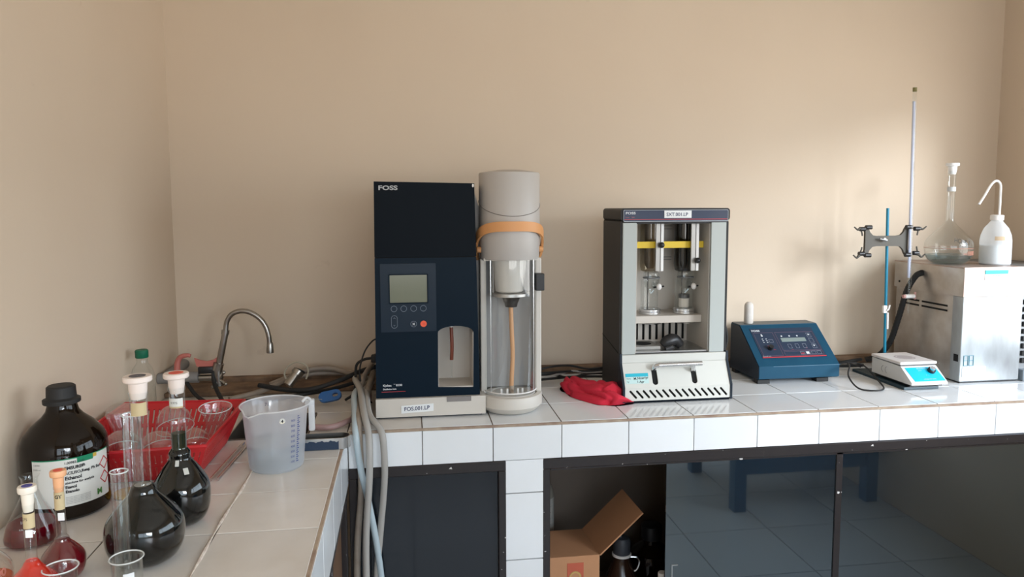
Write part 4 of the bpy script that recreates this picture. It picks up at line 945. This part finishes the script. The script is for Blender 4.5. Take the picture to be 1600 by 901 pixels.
# ------------------------------------------------------------------ measuring jug
jg = thing('measuring_jug', 'translucent plastic measuring jug part filled with water', 'jug', (-.350, -.245, 0))
JX, JY = -.352, -.247
def jug(rf, zt, m_, name, lipf=True, z0=.0):
    V = []; F = []; n = 56; prof_ = [(.0,z0),(.058,z0),(.0625,z0+.005),(.0640,.02),(.0700,.09)]
    if zt > .1: prof_ += [(.0735,.135),(.0790,.150),(.0800,.153)]
    else: prof_[-1] = (.064+.006*(zt-.02)/.07, zt); prof_.append((.0, zt))
    for j, (r, zz) in enumerate(prof_):
        for i in range(n):
            a = 2*PI*i/n; rr = r*rf
            k = max(0, (zz-.115)/.038) if zt > .1 else 0
            d = math.degrees(a)
            sp = math.exp(-((d-238)/13)**2)          # pouring lip towards the viewer's left
            zz2 = zz - k*.010*sp
            rr2 = rr + k*.012*sp
            V.append((JX+rr2*math.cos(a), JY+rr2*math.sin(a), zz2))
    for j in range(len(prof_)-1):
        for i in range(n): F.append((j*n+i, j*n+(i+1)%n, (j+1)*n+(i+1)%n, (j+1)*n+i))
    return part(name, MB().add(V, F), m_, jg)
jug(1.0, .153, milk, 'wall'); jug(.97, .062, water, 'water', z0=.004)
part('rim', MB().tube([(JX+.0800*math.cos(a*PI/24)*(1+.14*math.exp(-((a*7.5-238)/13)**2)), JY+.0800*math.sin(a*PI/24)*(1+.14*math.exp(-((a*7.5-238)/13)**2)), .152-.010*math.exp(-((a*7.5-238)/13)**2)) for a in range(49)], .0017, 8, 0), milkw, jg)
hnd = MB(); hnd.box(JX+.074, JX+.088, JY+.02, JY+.034, .075, .148, .003); hnd.box(JX+.066,JX+.088,JY+.018,JY+.036,.140,.153,.003); hnd.tube([(JX+.081,JY+.027,.148),(JX+.076,JY+.020,.157),(JX+.070,JY+.012,.160),(JX+.062,JY+.006,.152)],.0035,8)
part('handle', hnd, milkw, jg)
b = MB()
def jr(zz): return (.064+.006*(zz-.02)/.07 if zz < .09 else .070+.0035*(zz-.09)/.045)+.0006
for k in range(22):
    zz = .022+.0052*k; a = math.radians(52)
    b.box(0,0,0,0,0,0) if False else None
    w = .008 if k % 2 == 0 else .005
    A1 = [JX+jr(zz)*math.sin(a), JX+jr(zz)*math.sin(a+w/.07)]; 
    b.add([(JX+jr(zz)*math.sin(a), JY-jr(zz)*math.cos(a), zz),(JX+jr(zz)*math.sin(a+w/.07), JY-jr(zz)*math.cos(a+w/.07), zz),(JX+jr(zz)*math.sin(a+w/.07), JY-jr(zz)*math.cos(a+w/.07), zz+.0022),(JX+jr(zz)*math.sin(a), JY-jr(zz)*math.cos(a), zz+.0022)],[(0,1,2,3)])
for k in range(9): b.text(str(100*(k+1)), .0075, on_cyl(JX,JY,jr(.024+.0125*k),math.radians(38),.022+.0125*k))
part('scale_marks', b, mat('scale_blue',(.04,.06,.22),rough=.5), jg, 0)
a = math.radians(22); b = MB(); b.add([(0,0,0)],[]) 
V = [on_cyl(JX,JY,.0728,a,.128)(.0065*math.cos(q*PI/9), .0065*math.sin(q*PI/9)) for q in range(18)]
part('round_sticker', MB().add(V,[tuple(range(18))]), mat('sticker_cream',(.72,.68,.55),rough=.5), jg)
part('sticker_number', MB().text('4', .009, on_cyl(JX,JY,.0734,a-.035,.1245), bold=.0005), ink, jg, 0)
part('inner_mark', MB().text('71', .012, on_cyl(JX+.0,JY+.0,-.0705,math.radians(20),.125)) if False else MB().text('71', .011, lambda u, v: (JX-.035+u, JY+.0585, .132+v)), inkb, jg, 0)

# ------------------------------------------------------------------ red basket with glassware
bk = thing('plastic_basket', 'red slotted plastic basket full of upturned glassware', 'basket', (-.63, -.16, 0))
BT = [(-.800,-.375),(-.487,-.345),(-.485,.045),(-.800,.06)]; BB = [(-.765,-.315),(-.520,-.300),(-.512,-.060),(-.765,-.050)]
BZ = .088
def lerp(a, b, t): return tuple(a[i]+(b[i]-a[i])*t for i in range(len(a)))
for k in range(4):
    a, b_ = BT[k], BT[(k+1)%4]; c_, d_ = BB[k], BB[(k+1)%4]
    A3, B3, C3, D3 = Vector((*a,BZ)), Vector((*b_,BZ)), Vector((*c_,.004)), Vector((*d_,.004))
    nrm = (B3-A3).cross(C3-A3).normalized()*.0015
    mb = MB()
    def quad(u0,u1,v0,v1):
        P = [A3.lerp(B3,u0).lerp(C3.lerp(D3,u0),v0), A3.lerp(B3,u1).lerp(C3.lerp(D3,u1),v0), A3.lerp(B3,u1).lerp(C3.lerp(D3,u1),v1), A3.lerp(B3,u0).lerp(C3.lerp(D3,u0),v1)]
        Q = [p+nrm for p in P]+[p-nrm for p in P]
        mb.add([tuple(p) for p in Q],[(0,1,2,3),(7,6,5,4),(0,4,5,1),(1,5,6,2),(2,6,7,3),(3,7,4,0)])
    quad(0,1,0,.17); quad(0,1,.50,.58); quad(0,1,.90,1)
    n = 22 if k % 2 == 0 else 20
    for i in range(n+1):
        u = i/n; w = .35/n if 0 < i < n else .5/n
        quad(max(0,u-w), min(1,u+w), .17, .5); quad(max(0,u-w), min(1,u+w), .58, .90)
    part('basket_side', mb, red_pl, bk, 0)
mb = MB(); mb.plate(BB, [], .002, .006, 'z'); part('basket_floor', mb, red_pl, bk, 0)
mb = MB(); mb.tube([(*p,BZ) for p in (BT+[BT[0]])], .0045, 8, 0); part('basket_rim', mb, red_pl, bk)
def tipped(name, label, prof_, loc, rx, rz, grp):
    t = thing(name, label, 'flask' if 'flask' in name else 'glass', loc, grp)
    o = part('glass_body', MB().lathe([(r_, z_) for r_, z_ in prof_], loc[0], loc[1], 32, False), glass, t) if False else None
    mb = MB(); mb.x = Matrix.Translation(Vector(loc)) @ Matrix.Rotation(rz, 4, 'Z') @ Matrix.Rotation(rx, 4, 'X')
    mb.lathe(prof_, 0, 0, 32, False); part('glass_body', mb, glass_b, t)
    mb = MB(); mb.x = Matrix.Translation(Vector(loc)) @ Matrix.Rotation(rz, 4, 'Z') @ Matrix.Rotation(rx, 4, 'X')
    r_, z_ = prof_[-1]; mb.tube([(r_*math.cos(a_*PI/12), r_*math.sin(a_*PI/12), z_) for a_ in range(25)], .0011, 6, 0)
    part('rim', mb, mat('rim_glass'), t)
cone = [(.0,.0),(.036,.0),(.041,.006),(.038,.03),(.017,.078),(.015,.085),(.015,.105),(.018,.11)]
bkr = [(.0,.0),(.030,.0),(.033,.004),(.033,.080),(.036,.086)]
G_ = 'glassware drying in the red basket'
tipped('conical_flask', 'upturned flask at the back left corner inside the red basket', cone[::-1] if False else [(.018,0),(.015,.006),(.015,.03),(.038,.085),(.043,.105),(.040,.115),(.0,.117)][::1], (-.730,-.125,.012), 0.1, 0, G_)
tipped('glass_bowl', 'round glass bowl upside down at the front left of the basket', [(.0,.045),(.022,.044),(.037,.032),(.044,.014),(.045,.0)], (-.700,-.245,0.053), .25, 0.2, G_)
tipped('glass_bowl', 'round glass bowl upside down behind the tall clear cylinder', [(.0,.055),(.024,.052),(.038,.036),(.044,.012),(.045,.0)], (-.625,-.10,0.063), .25, -.2, G_)
tipped('glass_bowl', 'round glass bowl upside down at the front centre of the basket', [(.0,.045),(.022,.044),(.037,.032),(.044,.014),(.045,.0)], (-.620,-.245,0.048), .35, -.2, G_)
tipped('glass_bowl', 'round glass bowl upside down at the front right of the basket', [(.0,.045),(.020,.043),(.034,.030),(.038,.012),(.039,.0)], (-.545,-.225,0.048), .35, .1, G_)
tipped('beaker', 'flared glass beaker leaning at the back right of the basket', [(.0,.0),(.020,.0),(.022,.006),(.026,.05),(.038,.082),(.040,.086)], (-.530,-.075,.022), .15, .1, G_)
# glass strips beside basket
for k, (x, lab_) in enumerate(((-.478,'clear glass rod lying beside the red basket, nearer the basket'),(-.462,'clear glass rod lying beside the red basket, nearer the jug'))):
    solo('glass_rod', MB().cyl((x-.006,-.33,.004),(x+.012,-.07,.004),.004,10), thin('rod_glass', tint=(.85,.78,.76), gloss=.6, power=1.5, base=.2, diff=.25, dcol=(.6,.5,.48)), lab_, 'rod', (x,-.2,0))

# ------------------------------------------------------------------ faucet corner
fc = thing('faucet', 'old chrome gooseneck faucet with wing handles above the sink', 'faucet', (-.64,.40,.05))
def P3(x, z, y=.40): return (x, y, z)
part('riser', MB().cyl((-.640,.40,.10),(-.612,.40,.225),.0105), chrome, fc)
part('collar', MB().cyl((-.644,.40,.098),(-.636,.40,.122),.016), chrome, fc); part('collar', MB().cyl((-.614,.40,.215),(-.612,.40,.228),.0125), chrome, fc)
part('gooseneck', MB().tube([(-.612,.40,.225),(-.607,.40,.255),(-.592,.40,.278),(-.565,.40,.288),(-.535,.40,.283),(-.505,.40,.262),(-.488,.40,.235),(-.480,.40,.205),(-.478,.40,.182)], .0080, 14), chrome, fc)
part('spout_tip', MB().lathe([(.0085,.184),(.010,.180),(.0115,.158),(.0115,.150),(.008,.149)], -.477, .40, 20), chrome, fc)
part('tee_body', MB().cyl((-.715,.40,.075),(-.640,.40,.075),.010).cyl((-.640,.40,.048),(-.640,.40,.10),.0145), chrome, fc)
for a_ in ((-.655,.385,.048),(-.615,.385,.056),(-.620,.385,.094)):
    part('wing_handle', MB().cyl((-.636,.392,.070),a_,.0042,8).sphere(a_,.006,8,6), chrome, fc)
solo('supply_pipe', MB().cyl((-.822,.40,.078),(-.700,.40,.078),.0175,20).cyl((-.806,.40,.078),(-.806,.618,.078),.0175,20), pvc, 'thick grey supply pipe running behind the green-capped bottle', 'pipe', (-.76,.40,.078))
vv = thing('valve', 'faded red valve handles on the grey pipe by the faucet', 'valve', (-.70,.41,.095))
part('body', MB().box(-.700,-.650,.39,.42,.090,.112,.004), black, vv)
part('lever', MB().add([(-.705,.40,.112),(-.648,.40,.112),(-.640,.40,.142),(-.655,.40,.132),(-.675,.40,.128),(-.697,.40,.133),(-.712,.40,.140)]+[(-.705,.408,.112),(-.648,.408,.112),(-.640,.408,.142),(-.655,.408,.132),(-.675,.408,.128),(-.697,.408,.133),(-.712,.408,.140)],
     [(0,1,2,3,4,5,6),(13,12,11,10,9,8,7)]+[(i,i+7,(i+1)%7+7,(i+1)%7) for i in range(7)]), valve, vv, 0)
part('lever', MB().tube([(-.765,.40,.10),(-.762,.40,.128),(-.752,.40,.145),(-.732,.40,.150),(-.722,.40,.147)], lambda t: .010-.004*t, 8), valve, vv)
gb = thing('bottle', 'clear bottle with dark green screw cap in the far corner', 'bottle', (-.782,.15,0))
part('body', MB().lathe([(.0,.0),(.030,.0),(.032,.004),(.032,.140),(.026,.165),(.016,.180),(.0145,.185),(.0145,.198)], -.782, .15, 28, False), glass, gb)
part('cap', MB().lathe([(.0165,.196),(.0175,.198),(.0175,.216),(.015,.219),(.0,.2195)], -.782, .15, 24), greenc, gb)

wr = thing('strainer', 'small metal strainer with looped white cord lying by the sink', 'strainer', (-.41,.42,.03))
part('cup', MB().cyl((-.425,.40,.040),(-.400,.42,.072),.016).cyl((-.400,.42,.072),(-.392,.425,.082),.020), chrome, wr)
part('mouth', MB().cyl((-.391,.424,.080),(-.389,.426,.084),.018), rubber, wr)
part('loop', MB().tube([(-.43,.42,.05),(-.438,.42,.075),(-.425,.42,.10),(-.40,.42,.112),(-.372,.42,.103),(-.362,.42,.08),(-.37,.42,.055)], .0030, 8), mat('cream_cord',(.42,.37,.28),rough=.6), wr)
kn = thing('scraper', 'scraper with blue plastic handle lying behind the jug', 'tool', (-.28,.28,.01))
hb = MB(); hb.x = Matrix.Translation((-.278,.28,.030)) @ Matrix.Rotation(math.radians(-10), 4, 'Y') @ Matrix.Rotation(math.radians(-35), 4, 'X')
hb.plate(rrect(-.036,.034,-.017,.017,.0165), [rrect(.006,.024,-.006,.006,.0058)], -.006, .006); part('handle', hb, blueh, kn, 30)
hb = MB(); hb.x = Matrix.Translation((-.275,.28,.020)) @ Matrix.Rotation(math.radians(6), 4, 'Y'); hb.box(-.10,-.028,-.01,.01,-.001,.001); part('blade', hb, steel, kn, 0)
tin = thing('shallow_tin', 'shallow oval steel tin with torn dark blue wrap at the counter edge', 'tin', (-.26,-.105,0))
ov = rrect(-.375,-.188,-.150,-.112+.012,.0245, 8); ovi = rrect(-.372,-.191,-.147,-.103,.0215, 8)
part('wall', MB().plate(ov, [ovi], .0005, .030, 'z'), steel, tin, 30)
part('bottom', MB().plate(ovi, [], .001, .003, 'z'), void, tin, 0)
mb = MB(); V = []; F = []
for k in range(30):
    x = -.365+.150*k/29; V += [(x,-.1508,.0008),(x,-.1508,.0225+.0018*math.sin(k*1.3)+.0012*math.sin(k*3.1))]
for k in range(29): F.append((2*k,2*k+2,2*k+3,2*k+1))
part('torn_wrap', mb.add(V,F), darkblue, tin, 0)

# ------------------------------------------------------------------ hoses and cords
def hose(name, label, pts, r, m_, grp=None, cat='hose', ribs=False):
    mb = MB().tube(pts, r if not ribs else (lambda t: r*(1+.06*math.sin(t*600))), 12, 10 if not ribs else 24)
    return solo(name, mb, m_, label, cat, pts[0], grp)
H = 'hoses hanging over the counter edge'
hose('hose', 'pale blue ribbed hose crossing in front of the hanging bundle', [(-.165,.45,.03),(-.185,.30,.05),(-.196,.16,.062),(-.188,.05,.04),(-.182,-.016,.0),(-.170,-.022,-.10),(-.150,-.022,-.20),(-.130,-.020,-.33),(-.118,-.016,-.46),(-.11,-.010,-.70)], .0090, hose3, H)
hose('hose', 'rightmost grey hose of the bundle hanging before the small cupboard', [(-.16,.48,.02),(-.175,.32,.05),(-.160,.15,.06),(-.146,.03,.035),(-.112,-.018,.0),(-.105,-.026,-.08),(-.108,-.02,-.16),(-.120,-.012,-.28),(-.135,-.012,-.45),(-.14,-.012,-.72)], .0095, hose1, H)
hose('hose', 'middle printed grey hose of the bundle hanging before the small cupboard', [(-.18,.50,.03),(-.205,.34,.07),(-.180,.18,.072),(-.162,.03,.045),(-.146,-.024,-.01),(-.146,-.045,-.12),(-.158,-.045,-.28),(-.160,-.045,-.45),(-.16,-.045,-.72)], .0095, hose1, H)
hose('hose', 'leftmost tan hose of the bundle hanging by the corner', [(-.17,.42,.03),(-.19,.20,.05),(-.176,.02,.03),(-.172,-.014,-.04),(-.170,-.014,-.16),(-.183,-.014,-.30),(-.188,-.012,-.45),(-.188,-.012,-.72)], .0095, hose2, H)
hose('hose', 'pinkish hose curving from behind the jug to the bundle', [(-.31,.02,.012),(-.25,.01,.012),(-.205,.06,.014),(-.175,.14,.016),(-.160,.28,.018),(-.17,.42,.02)], .0085, pinkh)
hose('hose', 'thick tan hose rising beside the navy distillation unit', [(-.150,.56,.04),(-.150,.40,.07),(-.158,.22,.065),(-.168,.10,.03),(-.160,.03,.012)], .0105, hose2)
hose('hose', 'long tan hose lying across the back of the sink corner', [(-.60,.36,.012),(-.52,.42,.018),(-.44,.50,.035),(-.36,.54,.045),(-.26,.55,.040),(-.16,.53,.05)], .0085, hose2)
hose('hose', 'brown-stained hose arching along the wall behind the strainer', [(-.50,.50,.020),(-.44,.52,.040),(-.37,.53,.062),(-.30,.54,.060),(-.22,.52,.040),(-.16,.50,.025)], .0095, hose2)
hose('hose', 'brown-stained hose looping down just left of the distillation unit base', [(-.145,.50,.11),(-.155,.40,.10),(-.175,.28,.085),(-.185,.18,.035),(-.150,.10,.012),(-.142,.04,.012)], .0085, hose2)
CG = 'black cords by the sink'
hose('cord', 'black cord dropping from the valve into the sink', [(-.655,.40,.10),(-.648,.38,.06),(-.62,.33,.03),(-.585,.27,.012),(-.54,.24,.008)], .0065, rubber, CG, 'cord')
hose('cord', 'black cord from the grey pipe towards the basket', [(-.735,.39,.065),(-.70,.36,.03),(-.66,.33,.014),(-.60,.30,.010)], .0060, rubber, CG, 'cord')
hose('cord', 'thick black cord across the back of the counter left of the distillation unit', [(-.52,.42,.040),(-.42,.38,.030),(-.34,.36,.036),(-.26,.38,.055),(-.19,.42,.075),(-.135,.44,.085)], .0078, rubber, None, 'cord')
hose('cord', 'second black cord under the thick one by the strainer', [(-.56,.34,.010),(-.46,.33,.012),(-.38,.36,.018),(-.30,.40,.020),(-.22,.44,.03)], .0065, rubber, None, 'cord')
pc = thing('power_cord', 'black power cord plugged into the side of the distillation unit', 'cord', (-.15,.30,.14))
part('plug', MB().box(-.152,-.128,.29,.315,.128,.152,.004), rubber, pc)
part('cord_run', MB().tube([(-.150,.30,.142),(-.175,.30,.138),(-.198,.30,.120),(-.202,.30,.07),(-.21,.30,.03),(-.235,.31,.008)], .0042, 8), rubber, pc)
hose('cord', 'thin black cord looping up to the distillation unit', [(-.124,.25,.215),(-.145,.25,.205),(-.170,.25,.17),(-.185,.25,.11),(-.175,.25,.05),(-.15,.25,.01)], .0024, rubber, None, 'cord')
K2 = 'cords between the two big machines'
for k, (a_, zz, r_) in enumerate(((0,.010,.0045),(1,.020,.0042),(2,.031,.0040),(3,.042,.0045),(4,.052,.0038))):
    labs = ['lowest', 'second lowest', 'middle', 'second highest', 'highest']
    hose('cord', labs[k]+' of the stacked black cords between the two big machines', [(.375,.46-.012*k,zz),(.45,.47-.01*k,zz+.010*math.sin(k*2)+.002),(.53,.47,zz+.006*math.cos(k*3)),(.60,.465,zz+.008*math.sin(k+1)),(.70,.45,zz+.006)], r_, rubber if k != 2 else hose1, K2, 'cord')
hose('cord', 'black cord bowing out from the right side of the extraction unit', [(.986,.34,.245),(1.02,.34,.240),(1.050,.345,.20),(1.056,.35,.14),(1.03,.36,.085),(.99,.36,.075)], .0040, rubber, None, 'cord')
hose('cord', 'tangled cords between extraction unit and control unit', [(1.00,.45,.02),(1.05,.47,.06),(1.08,.44,.03),(1.03,.42,.05),(1.06,.46,.10),(1.10,.48,.05),(1.13,.50,.02),(1.09,.42,.012)], .0060, rubber, None, 'cord')
hose('cord', 'thin grey cord looping on the counter before the stirrer', [(1.60,.40,.03),(1.55,.40,.045),(1.49,.30,.06),(1.455,.25,.035),(1.46,.20,.006),(1.50,.17,.004),(1.545,.19,.004),(1.575,.26,.012),(1.56,.34,.055),(1.50,.38,.05),(1.47,.42,.02)], .0028, rubber, None, 'cord')
hose('cord', 'thick black cord coiled behind the thin loop near the stirrer', [(1.50,.50,.010),(1.56,.52,.016),(1.62,.50,.03),(1.68,.52,.03),(1.66,.56,.014),(1.58,.56,.012),(1.50,.55,.012),(1.48,.50,.022),(1.56,.47,.020),(1.66,.475,.018)], .0060, rubber, None, 'cord')
hose('corrugated_hose', 'black corrugated hose dropping from the water bath side', [(1.846,.428,.368),(1.825,.43,.355),(1.800,.44,.30),(1.795,.47,.20),(1.785,.50,.10),(1.76,.53,.04),(1.72,.55,.02)], .0105, rubber, None, 'hose', True)

# ------------------------------------------------------------------ red towel
def towel():
    ctr = [(.500,.415),(.520,.335),(.550,.255),(.600,.195),(.655,.160)]
    hw = [.030,.050,.055,.062,.035]; hh = [.030,.048,.048,.060,.040]
    C_ = spline([(x,y,0) for x,y in ctr], 26); n = len(C_); V = []; F = []; m_ = 80
    rnd = random.Random(3)
    ph = [rnd.uniform(0,6) for _ in range(6)]
    for i in range(n):
        t = i/(n-1); k = t*(len(hw)-1); i0 = min(int(k), len(hw)-2); f = k-i0
        w = hw[i0]*(1-f)+hw[i0+1]*f; h = hh[i0]*(1-f)+hh[i0+1]*f
        e_ = min(1, math.sqrt(max(0, 1-(2*t-1)**2))*1.35+.05); w *= e_; h *= max(.25, e_)
        tg = (C_[min(i+1,n-1)]-C_[max(i-1,0)]).normalized(); nn = Vector((-tg.y, tg.x, 0))
        for j in range(m_):
            a = 2*PI*j/m_; ca_, sa = math.cos(a), math.sin(a)
            fold = 1+.10*math.sin(3*a+ph[0]+t*4)+.07*math.sin(t*11+ca_*2+ph[5])-.24*(1-abs(math.sin(a*2-t*4.2+ph[3])))**3-.12*(1-abs(math.sin(a*3.5+t*6+ph[1])))**3-.16*(1-abs(math.sin(t*6.5+ca_*1.2+ph[2])))**4
            x_ = ca_*w*fold; zz = (abs(sa)**.75)*h*fold if sa > 0 else -.001
            zz = zz if zz > 0 else .0005
            V.append(C_[i]+nn*x_+Vector((0,0,zz))+tg*(.012*math.sin(6*a+t*5)))
    for i in range(n-1):
        for j in range(m_): F.append((i*m_+j, i*m_+(j+1)%m_, (i+1)*m_+(j+1)%m_, (i+1)*m_+j))
    F.append(tuple(range(m_))); F.append(tuple((n-1)*m_+j for j in reversed(range(m_))))
    return MB().add(V, F)
tw = solo('cleaning_cloth', towel(), cloth, 'crumpled red cleaning cloth on the counter by the extraction unit', 'cloth', (.58,.25,0), None, 70)

# ------------------------------------------------------------------ bench behind the viewer, seen mirrored in the cupboard glass
bn = thing('steel_bench', 'blue steel bench frame mirrored in the dark sliding glass', 'bench', (1.9, -1.16, -.85))
for x_ in (1.50, 2.2):
    for y_ in (-1.22, -1.75): part('leg', MB().box(x_,x_+.06,y_,y_+.06,ZF,-.42), deskm, bn, 0)
part('stretcher', MB().box(1.56,2.2,-1.21,-1.17,-.67,-.60), deskm, bn, 0)
part('stretcher', MB().box(1.56,2.2,-1.74,-1.70,-.67,-.60), deskm, bn, 0)
part('seat_top', MB().box(1.48,2.28,-1.78,-1.14,-.42,-.38), deskm, bn, 0)
